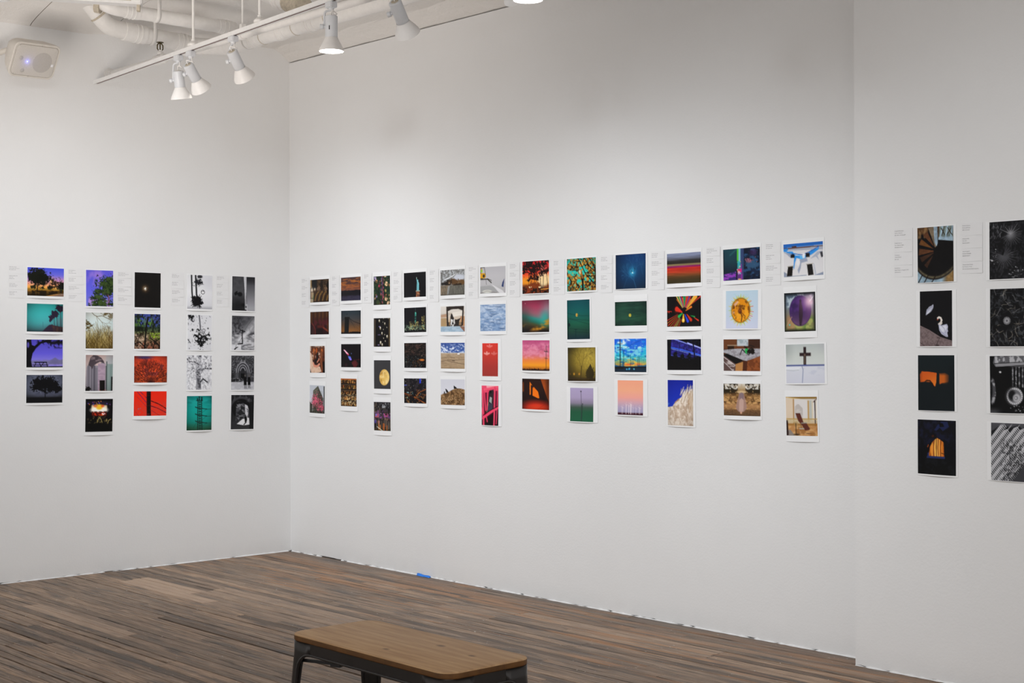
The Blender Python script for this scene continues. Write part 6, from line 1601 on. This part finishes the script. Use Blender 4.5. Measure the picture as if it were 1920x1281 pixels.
@art('a pale seed disc among tangled glinting strands, black and white')
def R2r2(p):
    p.bg('101012', '121214', '0f0f11'); p.F('3a3c40', 9, 10, .55, None, .7); p.F('0b0b0d', 7, 7, .52, None, .8)
    for i in range(70):
        x, y = p.rr.uniform(0, 1), p.rr.uniform(0, 1); a = p.rr.uniform(0, 6.3); pts = [(x, y)]
        for k in range(5): a += p.rr.uniform(-.9, .9); x += math.cos(a) * .035 / p.a; y += math.sin(a) * .035; pts.append((x, y))
        p.L(pts, p.rr.uniform(.005, .010), p.rr.choice(['6e6c66', '8a8a8c', '4e5458', 'a89e8e']), .75)
    p.E(.49, .56, .22, .17, '0d0d0f', .9, .06)
    for k in range(26): a = k * 2 * PI / 26; p.L([(.49 + math.cos(a) * .022 / p.a, .555 + math.sin(a) * .022), (.49 + math.cos(a) * .066 / p.a, .555 + math.sin(a) * .066)], .008, 'a8a8ac')
    p.E(.49, .555, .025, .02, '5a5a5e')


@art('a shiny fire hydrant close up, black and white')
def R2r3(p):
    p.bg('0c0c0d', '0a0a0b'); p.P([(.14, .02), (1, 0), (1, .18), (.16, .19), (.1, .12)], '5e5e62'); p.F('c8c8cc', 9, 9, .52, p.bm(.15, .01, 1, .13, .02), .8); p.P([(.16, .14), (1, .12), (1, .19), (.18, .2)], '9a9a9e', .8); p.L([(.14, .135), (1, .11)], .012, '1a1a1c'); p.L([(.16, .2), (1, .17)], .014, '08080a')
    for i in range(5): x = .63 + i * .09; p.B(x, .19, x + .035, .55, '4a4a4e', .9); p.F('b0b0b4', 10, 24, .6, p.bm(x, .19, x + .035, .55), .8)
    p.E(.07, .62, .1, .22, '48484c', 1, .02); p.F('b8b8bc', 10, 12, .56, p.em(.07, .62, .1, .21, .02), .8); p.E(.02, .62, .06, .2, '0e0e10', .9, .02)
    p.E(.68, .7, .25, .17, '2a2a2c', 1, .01); p.E(.7, .7, .22, .15, '9c9ca0', 1, .015); p.E(.7, .7, .17, .115, '6a6a6e', 1, .02)
    for k in range(24): a = k * 2 * PI / 24; p.L([(.7 + math.cos(a) * .12 / p.a, .7 + math.sin(a) * .115), (.7 + math.cos(a) * .14 / p.a, .7 + math.sin(a) * .14)], .012, 'd8d8dc')
    p.E(.62, .68, .1, .09, '101012', .95, .04); p.E(.75, .73, .1, .07, 'b8b8bc', .9, .03); p.E(.74, .73, .05, .035, '77777b'); p.E(.73, .73, .02, .015, 'd0d0d4'); p.E(.3, .285, .03, .015, 'f0f0f2'); p.D(16, .55, .85, .98, 1, .004, .010, 'b0b0b4 808084'); p.put(np.clip((p.Y - .88) * 9, 0, 1) * np.clip((.4 - p.X) * 4, 0, 1), '5a5a5e', .8); p.B(.45, .2, .6, .5, '08080a', .6, .05)


@art('zigzag white ribs of a modern facade, black and white')
def R2r4(p):
    p.bg('48484c', '3a3a3e', '323236'); p.P([(0, .16), (.3, .03), (.55, .08), (.78, .03), (.9, .1), (1, .02), (1, 1), (0, 1)], '1c1c1f')
    for k in range(9):
        x0 = -.95 + k * .22
        for i in range(44):
            y = 1.02 - i * .025; x = x0 + i * .025 * 1.25
            if y < .04 + .1 * abs(math.sin(k * 1.3)): continue
            c = 'd6d6da' if k < 6 else '9a9a9e'
            p.L([(x, y), (x + .10, y - .03), (x + .17, y + .03)], .013, c, .95)
        p.L([(x0 + .11, 1.0), (x0 + 1.36, 0.0)], .010, 'e8e8ec', .9)
    p.F('1c1c1e', 20, 20, .62, p.bm(.3, .3, 1, 1, .1), .7); p.P([(.62, 1), (.8, .84), (1, .62), (1, 1)], '3c3c40'); p.put(np.clip((.06 - p.Y) * 20, 0, 1), '505054', .9)


PRINTS = """
L1r1 -1.821 1.871 0 0.001 0.004 0.240 0.178 -0.014
L1r2 -1.827 1.646 0 0.002 0.003 0.238 0.176 -0.015
L1r3 -1.829 1.421 0 0.001 0.003 0.239 0.175 -0.010
L1r4 -1.831 1.200 0 0.001 0.001 0.238 0.176 -0.016
L2r1 -1.456 1.841 1 0.001 0.002 0.188 0.233 -0.003
L2r2 -1.458 1.567 1 0.000 0.002 0.189 0.232 -0.009
L2r3 -1.461 1.294 1 0.001 0.001 0.189 0.232 -0.021
L2r4 -1.464 1.017 1 0.002 0.004 0.189 0.212 -0.022
L3r1 -1.114 1.834 1 0.000 0.004 0.189 0.231 -0.011
L3r2 -1.118 1.562 1 0.001 0.002 0.188 0.231 -0.013
L3r3 -1.096 1.311 0 0.002 0.002 0.240 0.176 -0.014
L3r4 -1.101 1.082 0 0.003 0.004 0.238 0.162 -0.022
L4r1 -0.726 1.830 1 0.001 0.003 0.191 0.230 -0.011
L4r2 -0.728 1.558 1 0.001 -0.000 0.183 0.237 -0.018
L4r3 -0.731 1.284 1 0.000 0.002 0.192 0.233 -0.015
L4r4 -0.733 1.009 1 0.001 0.001 0.191 0.233 -0.018
L5r1 -0.383 1.826 1 0.001 0.002 0.182 0.237 -0.017
L5r2 -0.387 1.554 1 0.001 0.001 0.181 0.237 -0.016
L5r3 -0.391 1.278 1 0.000 0.001 0.183 0.237 -0.017
L5r4 -0.395 1.004 1 0.001 0.001 0.182 0.238 -0.026
B1r1 0.376 1.849 0 -0.001 -0.003 0.227 0.158 0.007
B1r2 0.374 1.620 0 0.000 0.002 0.227 0.158 0.006
B1r3 0.350 1.369 1 -0.003 0.001 0.181 0.186 0.009
B1r4 0.344 1.094 1 -0.002 -0.002 0.182 0.193 -0.008
B2r1 0.748 1.849 0 -0.001 -0.000 0.227 0.158 0.006
B2r2 0.748 1.623 0 -0.001 0.001 0.227 0.157 0.000
B2r3 0.747 1.397 0 -0.001 0.001 0.227 0.157 0.005
B2r4 0.722 1.148 1 -0.003 0.001 0.183 0.187 0.005
B3r1 1.097 1.827 1 -0.000 0.002 0.179 0.189 0.006
B3r2 1.099 1.551 1 -0.002 0.002 0.180 0.188 0.001
B3r3 1.098 1.275 1 -0.000 0.001 0.181 0.188 0.007
B3r4 1.099 1.001 1 -0.002 0.000 0.182 0.188 0.014
B4r1 1.450 1.856 0 -0.001 -0.000 0.228 0.158 0.010
B4r2 1.453 1.630 0 -0.002 0.001 0.227 0.158 0.011
B4r3 1.451 1.403 0 -0.001 0.001 0.227 0.159 0.008
B4r4 1.451 1.176 0 -0.002 0.001 0.230 0.159 0.012
B5r1 1.828 1.859 0 -0.000 0.000 0.235 0.158 0.007
B5r2 1.830 1.631 0 -0.001 0.001 0.234 0.159 0.000
B5r3 1.829 1.405 0 -0.001 -0.001 0.233 0.160 0.004
B5r4 1.829 1.176 0 -0.002 0.002 0.234 0.159 0.013
B6r1 2.211 1.863 0 -0.001 -0.001 0.232 0.160 -0.001
B6r2 2.209 1.634 0 0.000 0.001 0.232 0.160 0.003
B6r3 2.185 1.382 1 -0.001 0.000 0.144 0.199 0.005
B6r4 2.186 1.107 1 -0.004 -0.001 0.154 0.239 0.005
B7r1 2.590 1.867 0 0.000 -0.001 0.228 0.189 0.003
B7r2 2.589 1.638 0 -0.001 0.001 0.233 0.187 0.009
B7r3 2.589 1.411 0 0.001 -0.001 0.233 0.177 -0.002
B7r4 2.587 1.185 0 0.000 -0.000 0.232 0.178 0.000
B8r1 2.971 1.868 0 -0.001 0.000 0.233 0.184 0.010
B8r2 2.947 1.613 1 -0.002 0.002 0.182 0.222 0.012
B8r3 2.972 1.364 0 -0.002 -0.001 0.223 0.189 0.012
B8r4 2.973 1.136 0 -0.002 -0.001 0.185 0.189 0.009
B9r1 3.353 1.874 0 -0.001 -0.003 0.225 0.188 0.004
B9r2 3.352 1.644 0 -0.000 -0.002 0.238 0.131 0.005
B9r3 3.351 1.413 0 -0.003 0.002 0.238 0.181 0.008
B9r4 3.351 1.185 0 -0.003 -0.000 0.190 0.188 0.008
B10r1 3.736 1.875 0 0.000 -0.000 0.235 0.159 0.008
B10r2 3.736 1.646 0 -0.000 0.002 0.236 0.159 0.005
B10r3 3.737 1.419 0 -0.001 0.002 0.235 0.161 0.011
B10r4 3.713 1.166 1 -0.003 0.002 0.177 0.239 0.009
B11r1 4.125 1.880 0 -0.002 -0.000 0.237 0.159 0.016
B11r2 4.125 1.650 0 -0.000 0.001 0.206 0.191 -0.001
B11r3 4.125 1.421 0 -0.002 -0.000 0.236 0.160 0.005
B11r4 4.125 1.196 0 -0.002 0.000 0.237 0.162 0.014
B12r1 4.507 1.887 0 -0.001 -0.000 0.235 0.161 0.021
B12r2 4.486 1.632 1 -0.001 0.001 0.186 0.189 0.018
B12r3 4.518 1.382 0 -0.002 0.000 0.228 0.189 0.024
B12r4 4.495 1.127 1 -0.001 -0.001 0.186 0.189 0.030
R1r1 5.320 1.871 1 -0.003 -0.001 0.179 0.243 0.010
R1r2 5.320 1.589 1 -0.001 -0.000 0.160 0.242 0.005
R1r3 5.321 1.308 1 -0.002 -0.001 0.181 0.243 0.005
R1r4 5.324 1.024 1 -0.003 0.001 0.190 0.239 0.002
R2r1 5.661 1.873 1 0.000 -0.000 0.165 0.243 0.004
R2r2 5.661 1.589 1 0.000 -0.000 0.161 0.243 0.003
R2r3 5.661 1.308 1 0.000 -0.001 0.163 0.241 0.014
R2r4 5.664 1.024 1 0.000 -0.001 0.160 0.243 0.004
"""
CARDS = """
L1 -2.061 -1.965 1.976 1.921 1.872 1.822 1.770
L2 -1.671 -1.573 1.966 1.915 1.862 1.805 1.753
L3 -1.330 -1.231 1.959 1.911 1.855 1.797 1.738
L4 -0.939 -0.846 1.959 1.907 1.850 1.794 1.739
L5 -0.597 -0.501 1.953 1.900 1.847 1.791 1.734
B1 0.150 0.247 1.943 1.893 1.842 1.788 1.731
B2 0.522 0.615 1.947 1.896 1.844 1.790 1.737
B3 0.894 0.987 1.948 1.900 1.850 1.799 1.748
B4 1.221 1.314 1.951 1.901 1.849 1.799 1.749
B5 1.598 1.692 1.948 1.901 1.848 1.795 1.740
B6 1.981 2.075 1.956 1.906 1.856 1.804 1.753
B7 2.360 2.453 1.959 1.909 1.858 1.804 1.754
B8 2.739 2.835 1.962 1.912 1.860 1.812 1.758
B9 3.121 3.214 1.968 1.919 1.866 1.814 1.759
B10 3.503 3.600 1.972 1.928 1.877 1.821 1.764
B11 3.889 3.985 1.977 1.928 1.874 1.820 1.765
B12 4.274 4.370 1.981 1.928 1.874 1.819 1.766
R1 5.106 5.203 1.995 1.941 1.887 1.829 1.776
R2 5.446 5.546 1.999 1.943 1.888 1.831 1.780
"""

ROWN = ['top row', 'second row', 'third row', 'bottom row']
WALLN = {'L': 'left wall', 'B': 'long wall', 'R': 'right-hand wall'}


def wall_frame(wl):
    """origin-less frame of a wall: across (left to right as seen from the room), up, outward"""
    if wl == 'L': return Vector((0, 1, 0)), Vector((1, 0, 0))
    return Vector((1, 0, 0)), Vector((0, -1, 0))


def wall_point(wl, a, z):
    if wl == 'L': return Vector((0, a, z))
    return Vector((a, 0 if wl == 'B' else YS, z))


def sheet(name, mat, nx, ny, fn, back=None, parent=None, cols=None):
    """grid surface fn(u, v) -> local (x, out, z), u,v in 0..1 (v down); with a rear skin when back is set"""
    u, v = np.meshgrid(np.linspace(0, 1, nx), np.linspace(0, 1, ny))
    X, O, Z = fn(u, v)
    V = np.stack([X, O, Z], -1).reshape(-1, 3)
    i = np.arange(nx * ny).reshape(ny, nx)
    F = np.stack([i[:-1, :-1], i[1:, :-1], i[1:, 1:], i[:-1, 1:]], -1).reshape(-1, 4)
    if back:
        n = len(V); V2 = V.copy(); V2[:, 1] -= back
        rim = np.concatenate([i[0, :-1], i[:-1, -1], i[-1, :0:-1], i[:0:-1, 0]])
        m = len(rim); q = np.arange(m); qn = np.roll(q, -1)
        F = np.concatenate([F, F[:, ::-1] + n, np.stack([q, qn, qn + m, q + m], -1) + 2 * n])
        V = np.concatenate([V, V2, V[rim], V2[rim]])
    me = bpy.data.meshes.new(name)
    me.vertices.add(len(V)); me.vertices.foreach_set('co', V.astype(np.float32).ravel())
    me.loops.add(len(F) * 4); me.loops.foreach_set('vertex_index', F.astype(np.int32).ravel())
    me.polygons.add(len(F)); me.polygons.foreach_set('loop_start', np.arange(0, len(F) * 4, 4, dtype=np.int32))
    me.polygons.foreach_set('use_smooth', np.ones(len(F), bool))
    me.update(calc_edges=True)
    if cols is not None:
        at = me.color_attributes.new('ink', 'FLOAT_COLOR', 'POINT')
        c = np.ones((len(V), 4), np.float32); c[:, :3] = cols.reshape(-1, 3)
        at.data.foreach_set('color', c.ravel())
    me.materials.append(mat)
    return link(name, me, parent)


def place(o, wl, a, z, tilt=0.0, off=0.0):
    ac, out = wall_frame(wl)
    R = Matrix(((ac.x, out.x, 0), (ac.y, out.y, 0), (0, 0, 1))).to_4x4()
    # local x = across, y = outward, z = up  (left-handed pair fixed by mirrored x where needed)
    o.matrix_world = Matrix.Translation(wall_point(wl, a, z) + out * off) @ R @ Matrix.Rotation(tilt, 4, 'Y')


import zlib
pr = random.Random(5)
for line in PRINTS.strip().split('\n'):
    f = line.split(); key = f[0]; wl = key[0]
    ca, cz, port, pa, pz, pw, ph, tilt = [float(q) for q in f[1:]]
    W, H = (0.200, 0.250) if port else (0.249, 0.201)
    row = int(key[-1]) - 1
    fn, desc = ART[key]
    amp = pr.uniform(.006, .010) * (1.15 if not port else .8)
    skew = pr.uniform(-.25, .25)
    # the wall's local x runs left to right for the viewer; on every wall outward is towards the room
    sgn = -1 if wl != 'L' else 1

    def curl(x, z, W=W, H=H, amp=amp, skew=skew):
        s = x / (W / 2); t = np.clip(.5 - z / H, 0, 1)
        return 0.0016 + amp * np.clip(1 - np.abs(s - skew * .5) ** 2.2 / 1.3, 0, 1) * (1 - s ** 4) * (t ** 3) + .0012 * (1 - s ** 2) * np.sin(np.pi * t)

    def paper_fn(u, v):
        x = (u - .5) * W; z = (.5 - v) * H
        return x, curl(x, z), z
    o = sheet('photo_print', M_PAPER, 15, 15, paper_fn, back=.0005)
    place(o, wl, ca, cz, tilt * (-1), 0)
    tag(o, 'photo print of ' + desc, 'print', 'unframed photo prints hung on the white walls')
    res = 420 if wl == 'R' else 300
    nx, ny = int(pw * res) + 1, int(ph * res) + 1
    p = Pic(zlib.crc32(key.encode()) % 100000, nx, ny)
    fn(p)
    c = lin(np.clip(p.grid(), 0, 1)) * 1.10

    def pic_fn(u, v):
        x = (u - .5) * pw + pa; z = (.5 - v) * ph + pz
        return x, curl(x, z) + .0004, z
    sheet('picture', M_PIC, nx, ny, pic_fn, None, o, c)

# caption cards, four to every column
TEXTS = {
    'R1': [('Angelika Platzmaker', 'Stairs in Gardens', '@somber_evening_light'), ('Amalia Sedeness', 'Two Swans at Night', '@amalia.s.photos'), ('Cori Jones', 'Cultural Battle', '@cori.jb'), ('Kat Bawden', 'Night Walk, Los Angeles, 2019', '@katbawden')],
    'R2': [('Rebecca Reeves', 'Botanical Beaux', '@beccareeves'), ('Anthony Hale', 'The Orb', '@anthonyhale'), ('Gary Honigold', 'Hydrant Highlight', '@garyhonigold'), ('Carmen Lynn Henkel', 'San Francisco Road', '@carmenlynnhenkelphotography')]}
ROW4 = ['topmost', 'second', 'third', 'lowest']


def letters(txt, size):
    cu = bpy.data.curves.new('t', 'FONT'); cu.body = txt; cu.size = size; cu.resolution_u = 1
    ob = bpy.data.objects.new('t', cu); COL.objects.link(ob)
    dg = bpy.context.evaluated_depsgraph_get()
    me = bpy.data.meshes.new_from_object(ob.evaluated_get(dg))
    bpy.data.objects.remove(ob); bpy.data.curves.remove(cu)
    V = [tuple(v.co) for v in me.vertices]; F = [tuple(q.vertices) for q in me.polygons]
    bpy.data.meshes.remove(me)
    return V, F


SHORT = {'L1r1': 'oak at sunset', 'L2r1': 'flying bird', 'L3r1': 'tiny moon', 'L4r1': 'upside-down palm', 'L5r1': 'pale streak', 'B1r1': 'banquet chairs', 'B2r1': 'harbour sunset', 'B3r1': 'bokeh circles', 'B4r1': 'floodlit statue', 'B5r1': 'sleeping bear', 'B6r1': 'cherry picker', 'B7r1': 'fiery palms', 'B8r1': 'autumn leaves', 'B9r1': 'blue fog glimmer', 'B10r1': 'blurred stripes', 'B11r1': 'neon aquarium', 'B12r1': 'white building', 'R1r1': 'spiral staircase', 'R2r1': 'palm fronds'}
crd = random.Random(21)
for line in CARDS.strip().split('\n'):
    f = line.split(); key = f[0]; wl = key[0]
    a0, a1 = float(f[1]), float(f[2]); zz = [float(q) for q in f[3:]]
    for i in range(4):
        z1, z0 = zz[i] - .0012, zz[i + 1] + .0012
        W, H = a1 - a0 - .001, z1 - z0
        lift = crd.uniform(.0006, .0018)

        def fn(u, v, W=W, H=H, lift=lift):
            return (u - .5) * W, .0013 + lift * u ** 2, (.5 - v) * H
        o = sheet('caption_card', M_CARD, 5, 3, fn, back=.0011)
        place(o, wl, (a0 + a1) / 2, (z0 + z1) / 2, crd.uniform(-.008, .008), 0)
        tag(o, '%s of four white caption cards left of the %s print' % (ROW4[i], SHORT[key + 'r1']), 'label card', 'white caption cards beside the prints')
        V, F = [], []
        pitch = .0092 if wl == 'R' else .0088
        zt = H / 2 - .0125
        if key in TEXTS:
            for li, s in enumerate(TEXTS[key][i]):
                v, q = letters(s, .0058)
                k = len(V)
                sc_ = min(1.0, (W - .006) / max(1e-6, max(x for x, y, z in v)))
                V += [(-W / 2 + .003 + x * sc_, 0, zt - li * pitch + y) for x, y, z in v]
                F += [tuple(j + k for j in r) for r in q]
        else:
            for li in range(3):
                x = -W / 2 + .004; end = x + (W - .008) * (crd.uniform(.42, .62) if li == 0 else crd.uniform(.28, .85) if li == 1 else crd.uniform(.34, .6))
                z = zt - li * pitch
                while x < end - .004:
                    w = min(crd.uniform(.008, .022), end - x)
                    k = len(V)
                    V += [(x, 0, z), (x + w, 0, z), (x + w, 0, z + .0022), (x, 0, z + .0022)]; F.append((k, k + 1, k + 2, k + 3))
                    x += w + .0024
        V = [(x, .0013 + lift * ((x + W / 2) / W) ** 2 + .0003, z) for x, y, z in V]
        me = bpy.data.meshes.new('lettering'); me.from_pydata(V, [], F); me.materials.append(M_INK2 if wl == 'R' else M_INK)
        link('lettering', me, o)
